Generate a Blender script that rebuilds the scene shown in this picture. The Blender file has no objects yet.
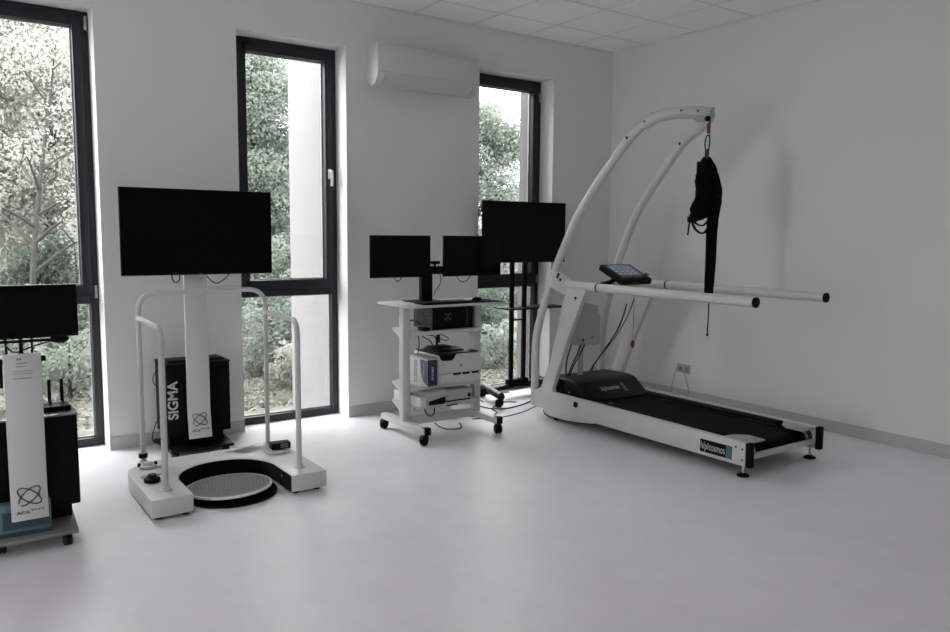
import bpy, bmesh, math, random
import numpy as np
from mathutils import Vector, Matrix

SC = bpy.context.scene
COL = SC.collection
PI = math.pi

# ------------------------------------------------------------------ camera
cam_data = bpy.data.cameras.new('camera')
cam = bpy.data.objects.new('camera', cam_data)
COL.objects.link(cam)
_r = Vector((0.81802854, -0.57511142, 0.00872657))
_u = Vector((0.05249693, 0.08976218, 0.99457872))
_f = Vector((0.5727769, 0.81313566, -0.10361961))
_m = Matrix((_r, _u, -_f)).transposed().to_4x4()
_m.translation = Vector((-5.76424, -5.80514, 1.52))
cam.matrix_world = _m
cam_data.sensor_fit = 'HORIZONTAL'
cam_data.sensor_width = 36.0
cam_data.lens = 779.485 / 950 * 36.0
cam_data.clip_start = 0.05
cam_data.clip_end = 300
SC.camera = cam

# ------------------------------------------------------------------ sky (overcast), exposure
SKY = 11.0
world = bpy.data.worlds.new('overcast_sky')
SC.world = world
world.use_nodes = True
nt = world.node_tree
nt.nodes.clear()
_out = nt.nodes.new('ShaderNodeOutputWorld')
_bg = nt.nodes.new('ShaderNodeBackground')
_tc = nt.nodes.new('ShaderNodeTexCoord')
_sep = nt.nodes.new('ShaderNodeSeparateXYZ')
_ramp = nt.nodes.new('ShaderNodeValToRGB')
nt.links.new(_tc.outputs['Generated'], _sep.inputs[0])
nt.links.new(_sep.outputs['Z'], _ramp.inputs[0])
_ramp.color_ramp.elements[0].position = 0.0
_ramp.color_ramp.elements[0].color = (0.74, 0.737, 0.742, 1)
_ramp.color_ramp.elements[1].position = 0.7
_ramp.color_ramp.elements[1].color = (0.72, 0.712, 0.722, 1)
nt.links.new(_ramp.outputs[0], _bg.inputs['Color'])
_bg.inputs['Strength'].default_value = SKY
nt.links.new(_bg.outputs[0], _out.inputs[0])

SC.view_settings.view_transform = 'Standard'
SC.view_settings.look = 'None'
SC.view_settings.exposure = 0.60
SC.view_settings.gamma = 1.0
SC.view_settings.use_curve_mapping = False
SC.cycles.use_denoising = True
SC.cycles.max_bounces = 12
SC.cycles.diffuse_bounces = 8
SC.cycles.transparent_max_bounces = 16
SC.cycles.sample_clamp_indirect = 6.0
SC.cycles.caustics_reflective = False
SC.cycles.caustics_refractive = False


def portal(name, loc, rot, sx, sy):
    d = bpy.data.lights.new(name, 'AREA')
    d.shape = 'RECTANGLE'
    d.size = sx
    d.size_y = sy
    d.cycles.is_portal = True
    o = bpy.data.objects.new(name, d)
    o.location = loc
    o.rotation_euler = rot
    COL.objects.link(o)

# room: x from XL to 0, y from YB to 0, floor 0, ceiling H
H = 3.356
XL, YB = -9.6, -9.0
WT = 0.30                       # outer wall thickness
WIN_TOP = 2.998
WINS = [(-5.66, -4.78), (-3.829, -2.952), (-1.649, -0.776)]
LEFT_OPEN = [(-4.0, -3.2)]     # y ranges, unseen bare opening added in the left wall for more daylight
FRONT_OPEN = []                   # x ranges, windows behind the camera
for a, b in WINS:
    portal('daylight_portal', ((a + b) / 2, 0.32, 1.5), (-PI / 2, 0, 0), b - a, 2.95)
for a, b in LEFT_OPEN:
    portal('daylight_portal', (XL - 0.32, (a + b) / 2, 1.5), (0, -PI / 2, 0), 2.95, b - a)

for a, b in FRONT_OPEN:
    portal('daylight_portal', ((a + b) / 2, YB - 0.32, 1.5), (PI / 2, 0, 0), b - a, 2.95)

# ------------------------------------------------------------------ materials
MATS = {}


def mat(name, col, rough=0.5, metal=0.0, spec=0.5, noise=0.0, nscale=20.0, bump=0.0, bscale=200.0, emit=None, coat=0.0):
    if name in MATS:
        return MATS[name]
    m = bpy.data.materials.new(name)
    m.use_nodes = True
    n = m.node_tree
    b = n.nodes['Principled BSDF']
    b.inputs['Base Color'].default_value = (*col, 1)
    b.inputs['Roughness'].default_value = rough
    b.inputs['Metallic'].default_value = metal
    b.inputs['Specular IOR Level'].default_value = spec
    b.inputs['Coat Weight'].default_value = coat
    tc = n.nodes.new('ShaderNodeTexCoord')
    if noise > 0:
        t = n.nodes.new('ShaderNodeTexNoise')
        t.inputs['Scale'].default_value = nscale
        t.inputs['Detail'].default_value = 4
        n.links.new(tc.outputs['Object'], t.inputs['Vector'])
        r = n.nodes.new('ShaderNodeValToRGB')
        r.color_ramp.elements[0].position = 0.3
        r.color_ramp.elements[1].position = 0.7
        r.color_ramp.elements[0].color = tuple(max(0, c * (1 - noise)) for c in col) + (1,)
        r.color_ramp.elements[1].color = tuple(min(1, c * (1 + noise)) for c in col) + (1,)
        n.links.new(t.outputs[0], r.inputs[0])
        n.links.new(r.outputs[0], b.inputs['Base Color'])
    if bump > 0:
        t = n.nodes.new('ShaderNodeTexNoise')
        t.inputs['Scale'].default_value = bscale
        n.links.new(tc.outputs['Object'], t.inputs['Vector'])
        bp = n.nodes.new('ShaderNodeBump')
        bp.inputs['Strength'].default_value = bump
        bp.inputs['Distance'].default_value = 0.002
        n.links.new(t.outputs[0], bp.inputs['Height'])
        n.links.new(bp.outputs[0], b.inputs['Normal'])
    if emit:
        b.inputs['Emission Color'].default_value = (*emit[:3], 1)
        b.inputs['Emission Strength'].default_value = emit[3]
    MATS[name] = m
    return m


M_WALL = mat('wall_paint', (0.72, 0.72, 0.72), 0.75, noise=0.012, nscale=1.5, bump=0.05, bscale=350)
M_CEIL = mat('ceiling_tile', (0.94, 0.935, 0.925), 0.9, noise=0.02, nscale=60)
M_TBAR = mat('ceiling_bar', (0.70, 0.70, 0.69), 0.6, noise=0.02)
M_FLOOR = mat('vinyl_floor', (0.80, 0.785, 0.81), 0.38, noise=0.025, nscale=7, bump=0.04, bscale=120)
M_BASE = mat('vinyl_skirting', (0.46, 0.465, 0.47), 0.5, noise=0.02)
M_FRAME = mat('window_anthracite', (0.017, 0.021, 0.025), 0.42, spec=0.35, noise=0.05)
M_GASKET = mat('rubber_gasket', (0.012, 0.012, 0.013), 0.7, noise=0.05)
M_SPACER = mat('glazing_spacer', (0.42, 0.42, 0.43), 0.35, metal=0.6, noise=0.05)
M_WHITE = mat('white_powder_coat', (0.56, 0.557, 0.55), 0.38, noise=0.015, nscale=8)
M_WHITE2 = mat('white_plastic', (0.60, 0.60, 0.60), 0.42, noise=0.01)
M_CREAM = mat('cream_plastic', (0.47, 0.467, 0.45), 0.5, noise=0.02)
M_BLACK = mat('black_plastic', (0.003, 0.003, 0.0033), 0.5, spec=0.14, noise=0.1)
M_BLACKM = mat('black_matt', (0.003, 0.003, 0.0035), 0.8, spec=0.15, noise=0.1, bump=0.1)
M_METAL_BLACK = mat('black_powder_coat', (0.003, 0.003, 0.0033), 0.45, spec=0.15, noise=0.08)
M_SCREEN = mat('dark_screen', (0.002, 0.002, 0.0025), 0.12, noise=0.02, spec=0.12)
M_BELT = mat('running_belt', (0.0018, 0.0018, 0.002), 0.7, spec=0.08, noise=0.15, nscale=120, bump=0.2, bscale=500)
M_HOOD = mat('hood_black', (0.0025, 0.0025, 0.0028), 0.42, spec=0.18, noise=0.08)
M_CHROME = mat('bare_steel', (0.55, 0.55, 0.56), 0.28, metal=1.0, noise=0.03)
M_FABRIC = mat('black_webbing', (0.003, 0.003, 0.0033), 0.9, spec=0.1, noise=0.2, nscale=90, bump=0.3, bscale=400)
M_RED = mat('red_plastic', (0.17, 0.018, 0.015), 0.45, noise=0.05)
M_BLUE = mat('blue_print', (0.045, 0.12, 0.21), 0.5, noise=0.05)
M_LETTER = mat('white_print', (0.50, 0.50, 0.51), 0.6, noise=0.02)
M_GREYTXT = mat('grey_print', (0.16, 0.16, 0.17), 0.6, noise=0.02)
M_DARKTXT = mat('dark_print', (0.03, 0.03, 0.035), 0.6, noise=0.02)
M_NAVY = mat('navy_print', (0.018, 0.028, 0.062), 0.5, noise=0.05)
M_SLATE = mat('slate_print', (0.13, 0.165, 0.21), 0.5, noise=0.05)
M_YELLOW = mat('yellow_print', (0.48, 0.38, 0.17), 0.55, noise=0.05)
M_ORANGE = mat('orange_print', (0.36, 0.25, 0.11), 0.55, noise=0.05)
M_STICK = mat('grey_sticker', (0.34, 0.34, 0.335), 0.5, noise=0.06, nscale=60)
M_GREY = mat('mid_grey_plastic', (0.07, 0.07, 0.072), 0.5, noise=0.05)
M_DGREY = mat('dark_grey_plastic', (0.018, 0.018, 0.019), 0.5, spec=0.3, noise=0.05)
M_DISC = mat('grey_studded_rubber', (0.16, 0.16, 0.165), 0.7, noise=0.25, nscale=90, bump=0.3, bscale=300)
M_DISCRIM = mat('pale_rim', (0.70, 0.70, 0.71), 0.4, noise=0.02)
M_TEAL = mat('teal_plastic', (0.12, 0.185, 0.205), 0.35, noise=0.06)
M_TEALD = mat('dark_teal_plastic', (0.03, 0.065, 0.09), 0.4, noise=0.06)
M_PAPER = mat('paper', (0.78, 0.78, 0.78), 0.8, noise=0.02)
M_PLATE = mat('glossy_grey_plate', (0.20, 0.20, 0.205), 0.25, noise=0.03)
M_PCSIDE = mat('pc_metal', (0.045, 0.047, 0.040), 0.45, metal=0.3, noise=0.08, nscale=40)
M_TABSCREEN = mat('console_screen', (0.13, 0.16, 0.20), 0.25, noise=0.15, nscale=30, emit=(0.30, 0.38, 0.50, 0.10))
M_BARK = mat('bark', (0.028, 0.026, 0.023), 0.9, noise=0.3, nscale=12, bump=0.5, bscale=30)
M_BARKB = mat('pale_bark', (0.035, 0.031, 0.027), 0.9, noise=0.25, nscale=12)
M_PIER = mat('facade_render', (0.185, 0.180, 0.183), 0.9, noise=0.01)
M_CABLE = mat('black_cable', (0.006, 0.006, 0.0065), 0.5, spec=0.25, noise=0.05)
M_CABLEW = mat('grey_cable', (0.38, 0.38, 0.38), 0.5, noise=0.03)


def mat_glass():
    m = bpy.data.materials.new('window_glass')
    m.use_nodes = True
    n = m.node_tree
    n.nodes.clear()
    o = n.nodes.new('ShaderNodeOutputMaterial')
    mx = n.nodes.new('ShaderNodeMixShader')
    tr = n.nodes.new('ShaderNodeBsdfTransparent')
    tr.inputs[0].default_value = (0.95, 0.965, 0.955, 1)
    gl = n.nodes.new('ShaderNodeBsdfGlossy')
    gl.inputs['Roughness'].default_value = 0.01
    fr = n.nodes.new('ShaderNodeFresnel')
    fr.inputs[0].default_value = 1.45
    ge = n.nodes.new('ShaderNodeNewGeometry')
    inv = n.nodes.new('ShaderNodeMath')
    inv.operation = 'SUBTRACT'
    inv.inputs[0].default_value = 1.0
    mul = n.nodes.new('ShaderNodeMath')
    mul.operation = 'MULTIPLY'
    n.links.new(ge.outputs['Backfacing'], inv.inputs[1])
    n.links.new(inv.outputs[0], mul.inputs[0])
    n.links.new(fr.outputs[0], mul.inputs[1])
    n.links.new(mul.outputs[0], mx.inputs[0])
    n.links.new(tr.outputs[0], mx.inputs[1])
    n.links.new(gl.outputs[0], mx.inputs[2])
    n.links.new(mx.outputs[0], o.inputs[0])
    return m


M_GLASS = mat_glass()


def mat_leaf(name, c1, c2, scale=1.6):
    m = bpy.data.materials.new(name)
    m.use_nodes = True
    n = m.node_tree
    b = n.nodes['Principled BSDF']
    b.inputs['Roughness'].default_value = 0.8
    b.inputs['Specular IOR Level'].default_value = 0.08
    tc = n.nodes.new('ShaderNodeTexCoord')
    t = n.nodes.new('ShaderNodeTexNoise')
    t.inputs['Scale'].default_value = scale
    t.inputs['Detail'].default_value = 8
    t.inputs['Roughness'].default_value = 0.8
    n.links.new(tc.outputs['Object'], t.inputs['Vector'])
    r = n.nodes.new('ShaderNodeValToRGB')
    r.color_ramp.elements[0].position = 0.35
    r.color_ramp.elements[1].position = 0.65
    r.color_ramp.elements[0].color = (*c1, 1)
    r.color_ramp.elements[1].color = (*c2, 1)
    n.links.new(t.outputs[0], r.inputs[0])
    n.links.new(r.outputs[0], b.inputs['Base Color'])
    tl = n.nodes.new('ShaderNodeBsdfTranslucent')
    n.links.new(r.outputs[0], tl.inputs['Color'])
    mx = n.nodes.new('ShaderNodeMixShader')
    mx.inputs[0].default_value = 0.6
    out = n.nodes['Material Output']
    n.links.new(b.outputs[0], mx.inputs[1])
    n.links.new(tl.outputs[0], mx.inputs[2])
    n.links.new(mx.outputs[0], out.inputs[0])
    return m


M_LEAF_HAZED = mat_leaf('hazed_leaf', (0.275, 0.283, 0.255), (0.315, 0.322, 0.295))  # bright haze put into the leaf colour: paler and low in contrast
M_LEAF_MID = mat_leaf('mid_leaf', (0.14, 0.165, 0.142), (0.255, 0.285, 0.25))
M_LEAF_DARK = mat_leaf('dark_leaf', (0.055, 0.072, 0.058), (0.125, 0.15, 0.125))
M_LEAF_LITTER = mat_leaf('ground_litter', (0.13, 0.115, 0.095), (0.24, 0.22, 0.19), 3.0)

# ------------------------------------------------------------------ mesh helpers


class MB:
    """collects shapes in world coordinates and links them as one mesh object"""

    def __init__(self):
        self.bm = bmesh.new()

    def _bev(self, verts, bev, seg=2):
        vs = set(verts)
        es = [e for e in self.bm.edges if e.verts[0] in vs and e.verts[1] in vs]
        bmesh.ops.bevel(self.bm, geom=es, offset=bev, segments=seg, profile=0.5, affect='EDGES', clamp_overlap=True)

    def box(self, x0, y0, z0, x1, y1, z1, bev=0.0, seg=2, M=None):
        x0, x1 = min(x0, x1), max(x0, x1)
        y0, y1 = min(y0, y1), max(y0, y1)
        z0, z1 = min(z0, z1), max(z0, z1)
        P = [(x0, y0, z0), (x1, y0, z0), (x1, y1, z0), (x0, y1, z0), (x0, y0, z1), (x1, y0, z1), (x1, y1, z1), (x0, y1, z1)]
        v = [self.bm.verts.new((M @ Vector(p)) if M else p) for p in P]
        for f in ((3, 2, 1, 0), (4, 5, 6, 7), (0, 1, 5, 4), (1, 2, 6, 5), (2, 3, 7, 6), (3, 0, 4, 7)):
            self.bm.faces.new([v[i] for i in f])
        if bev > 0:
            self._bev(v, bev, seg)
        return self

    def prism(self, pts, axis, a0, a1, bev=0.0, seg=2, M=None):
        """polygon in the two other axes, extruded along axis"""
        def mk(p, a):
            if axis == 'x':
                q = (a, p[0], p[1])
            elif axis == 'y':
                q = (p[0], a, p[1])
            else:
                q = (p[0], p[1], a)
            return (M @ Vector(q)) if M else q
        A = [self.bm.verts.new(mk(p, a0)) for p in pts]
        B = [self.bm.verts.new(mk(p, a1)) for p in pts]
        n = len(pts)
        fs = [self.bm.faces.new(A[::-1]), self.bm.faces.new(B)]
        for i in range(n):
            fs.append(self.bm.faces.new((A[i], A[(i + 1) % n], B[(i + 1) % n], B[i])))
        bmesh.ops.recalc_face_normals(self.bm, faces=fs)
        if bev > 0:
            self._bev(A + B, bev, seg)
        return self

    def tube(self, pts, r, seg=12, closed=False, cap=True, flat=None, up=(0, 0, 1)):
        """round tube; flat=(a, b) gives an elliptical section (a sideways, b along the frame's up)"""
        P = [Vector(p) for p in pts]
        n = len(P)
        R = r if isinstance(r, (list, tuple)) else [r] * n
        rings = []
        T = []
        for i in range(n):
            if closed:
                t = P[(i + 1) % n] - P[i - 1]
            else:
                t = P[min(i + 1, n - 1)] - P[max(i - 1, 0)]
            T.append(t.normalized())
        U = Vector(up)
        if abs(T[0].dot(U)) > 0.95:
            U = Vector((1, 0, 0)) if abs(T[0].x) < 0.9 else Vector((0, 1, 0))
        N = (U - T[0] * U.dot(T[0])).normalized()
        for i in range(n):
            N = (N - T[i] * N.dot(T[i]))
            N = N.normalized() if N.length > 1e-6 else T[i].orthogonal().normalized()
            B = T[i].cross(N)
            ring = []
            for k in range(seg):
                a = 2 * PI * (k + 0.5) / seg
                ca, sa = math.cos(a) * R[i], math.sin(a) * R[i]
                if flat:
                    ca, sa = math.cos(a) * flat[1], math.sin(a) * flat[0]
                ring.append(self.bm.verts.new(P[i] + N * ca + B * sa))
            rings.append(ring)
        m = n if closed else n - 1
        for i in range(m):
            a, b = rings[i], rings[(i + 1) % n]
            for k in range(seg):
                self.bm.faces.new((a[k], a[(k + 1) % seg], b[(k + 1) % seg], b[k]))
        if cap and not closed:
            self.bm.faces.new(rings[0][::-1])
            self.bm.faces.new(rings[-1])
        return self

    def cyl(self, p0, p1, r, r2=None, seg=20, bev=0.0):
        p0, p1 = Vector(p0), Vector(p1)
        r2 = r if r2 is None else r2
        if bev > 0:
            d = (p1 - p0).normalized()
            return self.tube([p0, p0 + d * bev * 0.3, p0 + d * bev, p1 - d * bev, p1 - d * bev * 0.3, p1],
                             [r - bev, r - bev * 0.3, r, r2, r2 - bev * 0.3, r2 - bev], seg)
        return self.tube([p0, p1], [r, r2], seg)

    def sphere(self, c, r, sc=(1, 1, 1), seg=16):
        bmesh.ops.create_uvsphere(self.bm, u_segments=seg, v_segments=max(6, seg // 2), radius=r,
                                  matrix=Matrix.Translation(c) @ Matrix.Diagonal((*sc, 1)))
        return self

    def quad(self, *p):
        self.bm.faces.new([self.bm.verts.new(q) for q in p])
        return self

    def ribbon(self, pts, w, t, wdir):
        """flat strap: width w along wdir, thickness t"""
        P = [Vector(p) for p in pts]
        W = Vector(wdir).normalized()
        rings = []
        for i, p in enumerate(P):
            T = (P[min(i + 1, len(P) - 1)] - P[max(i - 1, 0)]).normalized()
            n = T.cross(W).normalized()
            ww = w[i] if isinstance(w, (list, tuple)) else w
            rings.append([self.bm.verts.new(p + W * ww / 2 * a + n * t / 2 * b) for a, b in ((-1, -1), (1, -1), (1, 1), (-1, 1))])
        for a, b in zip(rings[:-1], rings[1:]):
            for k in range(4):
                self.bm.faces.new((a[k], a[(k + 1) % 4], b[(k + 1) % 4], b[k]))
        self.bm.faces.new(rings[0][::-1])
        self.bm.faces.new(rings[-1])
        return self

    def build(self, name, m, parent=None, smooth=True):
        bmesh.ops.recalc_face_normals(self.bm, faces=self.bm.faces)
        off = Vector((0, 0, 0))
        if parent is None:
            xs = [v.co for v in self.bm.verts]
            lo = Vector([min(c[i] for c in xs) for i in range(3)])
            hi = Vector([max(c[i] for c in xs) for i in range(3)])
            off = Vector(((lo.x + hi.x) / 2, (lo.y + hi.y) / 2, lo.z))
        else:
            off = world_loc(parent)
        for v in self.bm.verts:
            v.co -= off
        me = bpy.data.meshes.new(name)
        self.bm.to_mesh(me)
        self.bm.free()
        if smooth:
            me.polygons.foreach_set('use_smooth', [True] * len(me.polygons))
            me.set_sharp_from_angle(angle=math.radians(38))
        me.materials.append(m)
        o = bpy.data.objects.new(name, me)
        COL.objects.link(o)
        if parent is None:
            o.location = off
        else:
            o.parent = parent
            o.location = (0, 0, 0)
        return o


def world_loc(o):
    v = Vector(o.location)
    p = o.parent
    while p:
        v = v + Vector(p.location)
        p = p.parent
    return v


def thing(name, label, cat, loc, group=None):
    o = bpy.data.objects.new(name, None)
    o.empty_display_size = 0.1
    COL.objects.link(o)
    o.location = loc
    o['label'] = label
    o['category'] = cat
    if group:
        o['group'] = group
    return o


def tag(o, label, cat, group=None):
    o['label'] = label
    o['category'] = cat
    if group:
        o['group'] = group
    return o


def struct(o, label=None):
    o['kind'] = 'structure'
    if label:
        o['label'] = label
    return o


def crom(pts, n=8, closed=False):
    P = [Vector(p) for p in pts]
    out = []
    k = len(P)
    rng = range(k) if closed else range(k - 1)
    for i in rng:
        p0 = P[(i - 1) % k] if (closed or i > 0) else P[0] * 2 - P[1]
        p1, p2 = P[i], P[(i + 1) % k]
        p3 = P[(i + 2) % k] if (closed or i < k - 2) else P[-1] * 2 - P[-2]
        for j in range(n):
            t = j / n
            out.append(0.5 * ((2 * p1) + (p2 - p0) * t + (2 * p0 - 5 * p1 + 4 * p2 - p3) * t * t + (3 * p1 - p0 - 3 * p2 + p3) * t ** 3))
    if not closed:
        out.append(P[-1])
    return out


def fillet(pts, r, n=6):
    """polyline with rounded corners"""
    P = [Vector(p) for p in pts]
    out = [P[0]]
    for i in range(1, len(P) - 1):
        a, b, c = P[i - 1], P[i], P[i + 1]
        d1, d2 = (a - b), (c - b)
        rr = r[i - 1] if isinstance(r, (list, tuple)) else r
        rr = min(rr, d1.length * 0.49, d2.length * 0.49)
        s, e = b + d1.normalized() * rr, b + d2.normalized() * rr
        for j in range(n + 1):
            t = j / n
            out.append((1 - t) ** 2 * s + 2 * t * (1 - t) * b + t * t * e)
    out.append(P[-1])
    return out


def text(name, body, m, parent, M, size, extrude=0.0006, bold=0.0, sx=1.0, align='CENTER', shear=0.0):
    cu = bpy.data.curves.new(name, 'FONT')
    cu.body = body
    cu.size = size
    cu.extrude = extrude
    cu.offset = bold
    cu.shear = shear
    cu.align_x = align
    cu.align_y = 'CENTER'
    tmp = bpy.data.objects.new(name + '_tmp', cu)
    COL.objects.link(tmp)
    dg = bpy.context.evaluated_depsgraph_get()
    me = bpy.data.meshes.new_from_object(tmp.evaluated_get(dg))
    bpy.data.objects.remove(tmp)
    off = Matrix.Translation(-world_loc(parent))
    me.transform(off @ M @ Matrix.Diagonal((sx, 1, 1, 1)))
    me.materials.clear()
    me.materials.append(m)
    me.name = name
    o = bpy.data.objects.new(name, me)
    COL.objects.link(o)
    o.parent = parent
    return o


def frame(origin, ex, ey):
    ex, ey = Vector(ex).normalized(), Vector(ey).normalized()
    ez = ex.cross(ey)
    m = Matrix((ex, ey, ez)).transposed().to_4x4()
    m.translation = Vector(origin)
    return m


# ------------------------------------------------------------------ room shell
mb = MB()
mb.box(XL - WT, YB - WT, -0.2, WT, 0.30, 0.0)
struct(mb.build('floor', M_FLOOR))
mb = MB()
mb.box(XL - WT, YB - WT, H, WT, WT, H + 0.2)
struct(mb.build('ceiling', M_CEIL))
mb = MB()
for k in range(16):
    x = -0.53 - 0.6 * k
    mb.box(x - 0.006, YB, H - 0.003, x + 0.006, 0, H + 0.002)
for k in range(15):
    y = -0.43 - 0.6 * k
    mb.box(XL, y - 0.006, H - 0.0035, 0, y + 0.006, H + 0.0015)
mb.box(XL, -0.014, H - 0.012, 0, 0, H)
mb.box(-0.014, YB, H - 0.012, 0, 0, H)
struct(mb.build('trim_1', M_TBAR))

mb = MB()
xs = [XL - WT]
for a, b in WINS:
    xs += [a, b]
xs.append(WT)
for i in range(0, len(xs), 2):
    mb.box(xs[i], 0, 0, xs[i + 1], WT, H)
for a, b in WINS:
    mb.box(a, 0, WIN_TOP, b, WT, H)
struct(mb.build('wall_window', M_WALL, smooth=False))
mb = MB()
mb.box(0, YB - WT, 0, WT, 0, H)
struct(mb.build('wall_right', M_WALL, smooth=False))
mb = MB()
ys = [YB - WT]
for a, b in LEFT_OPEN:
    ys += [a, b]
ys.append(0)
for i in range(0, len(ys), 2):
    mb.box(XL - WT, ys[i], 0, XL, ys[i + 1], H)
for a, b in LEFT_OPEN:
    mb.box(XL - WT, a, WIN_TOP, XL, b, H)
struct(mb.build('wall_left', M_WALL, smooth=False))
mb = MB()
xs = [XL]
for a, b in FRONT_OPEN:
    xs += [a, b]
xs.append(0)
for i in range(0, len(xs), 2):
    mb.box(xs[i], YB - WT, 0, xs[i + 1], YB, H)
for a, b in FRONT_OPEN:
    mb.box(a, YB - WT, WIN_TOP, b, YB, H)
struct(mb.build('wall_front', M_WALL, smooth=False))

BH, BT = 0.093, 0.006
mb = MB()
for a, b in ((XL, WINS[0][0]), (WINS[0][1], WINS[1][0]), (WINS[1][1], WINS[2][0]), (WINS[2][1], 0)):
    mb.box(a, -BT, 0, b, 0.0, BH)
struct(mb.build('baseboard_window', M_BASE, smooth=False))
mb = MB()
mb.box(-BT, YB, 0, 0, -BT, BH)
struct(mb.build('baseboard_right', M_BASE, smooth=False))


def window(idx, a, b, hinge, handle):
    root = bpy.data.objects.new('window_%d' % idx, None)
    COL.objects.link(root)
    root.location = ((a + b) / 2, 0.23, 0)
    struct(root)
    y0, y1 = 0.192, 0.272
    z0, z1 = 0.0, WIN_TOP
    fw = 0.052
    m = MB()
    m.box(a, y0, z0, a + fw, y1, z1, 0.003)
    m.box(b - fw, y0, z0, b, y1, z1, 0.003)
    m.box(a + fw, y0, z1 - fw, b - fw, y1, z1, 0.003)
    m.box(a + fw, y0, z0, b - fw, y1, z0 + 0.058, 0.003)
    m.box(a + fw, y0, 1.018, b - fw, y1, 1.09, 0.003)
    m.build('frame', M_FRAME, root)
    # opening sash above
    s0, s1 = a + fw - 0.012, b - fw + 0.012
    t0, t1 = 1.078, z1 - fw + 0.012
    sw = 0.062
    m = MB()
    ya, yb = y0 - 0.014, y1 - 0.014
    m.box(s0, ya, t0, s0 + sw + 0.028, yb, t1, 0.004)
    m.box(s1 - sw, ya, t0, s1, yb, t1, 0.004)
    m.box(s0 + sw, ya, t1 - sw, s1 - sw, yb, t1, 0.004)
    m.box(s0 + sw, ya, t0, s1 - sw, yb, t0 + sw + 0.008, 0.004)
    sash = m.build('sash', M_FRAME, root)
    # glazing beads / spacers
    m = MB()
    for (c0, c1, d0, d1) in ((s0 + sw, s1 - sw, t0 + sw + 0.008, t1 - sw), (a + fw, b - fw, z0 + 0.058, 1.018)):
        e = 0.008
        yy0, yy1 = 0.236, 0.256
        m.box(c0, yy0, d0, c0 + e, yy1, d1)
        m.box(c1 - e, yy0, d0, c1, yy1, d1)
        m.box(c0 + e, yy0, d1 - e, c1 - e, yy1, d1)
        m.box(c0 + e, yy0, d0, c1 - e, yy1, d0 + e)
    m.build('glazing_spacer', M_SPACER, root, smooth=False)
    m = MB()
    m.box(s0 + sw, 0.243, t0 + sw + 0.008, s1 - sw, 0.249, t1 - sw)
    m.build('pane', M_GLASS, sash, smooth=False)
    m = MB()
    m.box(a + fw, 0.243, z0 + 0.058, b - fw, 0.249, 1.018)
    m.build('pane', M_GLASS, root, smooth=False)
    for hz in hinge:
        m = MB()
        m.cyl((b - 0.018, y0 - 0.018, hz - 0.045), (b - 0.018, y0 - 0.018, hz + 0.045), 0.009, seg=10)
        m.box(b - 0.028, y0 - 0.018, hz - 0.04, b - 0.008, y0 + 0.004, hz + 0.04)
        m.build('hinge', M_SPACER, root)
    if handle:
        hx = s1 - sw / 2 + 0.002
        m = MB()
        m.box(hx - 0.014, ya - 0.012, 1.965, hx + 0.014, ya, 2.045, 0.004)
        m.cyl((hx, ya, 2.025), (hx, ya - 0.05, 2.025), 0.010, seg=12)
        m.tube(crom([(hx, ya - 0.045, 2.03), (hx, ya - 0.052, 1.995), (hx, ya - 0.05, 1.935), (hx, ya - 0.046, 1.905)], 4), 0.0115, 10)
        m.build('handle', M_WHITE2, root)
    return root


window(1, *WINS[0], hinge=(2.92, 1.10), handle=False)
window(2, *WINS[1], hinge=(), handle=True)
window(3, *WINS[2], hinge=(2.85, 1.09), handle=False)

# ------------------------------------------------------------------ outside
def ground_z(x, y):
    bank = max(0.0, y - 10.5) * 0.95 * min(1.0, max(0.0, (3.2 - x + (y - 10) * 0.15) / 2.5))
    return -0.22 + 0.13 * max(0, y - 3.0) + bank


mb = MB()
n = 40
rng = random.Random(4)
gx = [-16 + 34 * i / n for i in range(n + 1)]
gy = [0.3 + 24 * (j / n) ** 1.3 for j in range(n + 1)]
V = [[mb.bm.verts.new((gx[i], gy[j], ground_z(gx[i], gy[j]) + rng.uniform(-0.05, 0.05) * (1 if j else 0))) for i in range(n + 1)] for j in range(n + 1)]
for j in range(n):
    for i in range(n):
        mb.bm.faces.new((V[j][i], V[j][i + 1], V[j + 1][i + 1], V[j + 1][i]))
M_GROUND = mat_leaf('woodland_ground', (0.055, 0.052, 0.045), (0.12, 0.12, 0.105), 6.0)
struct(mb.build('ground_outside', M_GROUND))

mb = MB()
mb.box(-2.90, 0.305, -0.3, -2.10, 1.34, 5.5)
struct(mb.build('wall_outside', M_PIER, smooth=False), 'white rendered facade pier outside the middle window')
mb = MB()
mb.box(-0.722, 0.305, -0.3, 0.2, 0.585, 5.5)
struct(mb.build('wall_outside', M_PIER, smooth=False), 'white rendered facade pier outside the corner window')


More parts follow.
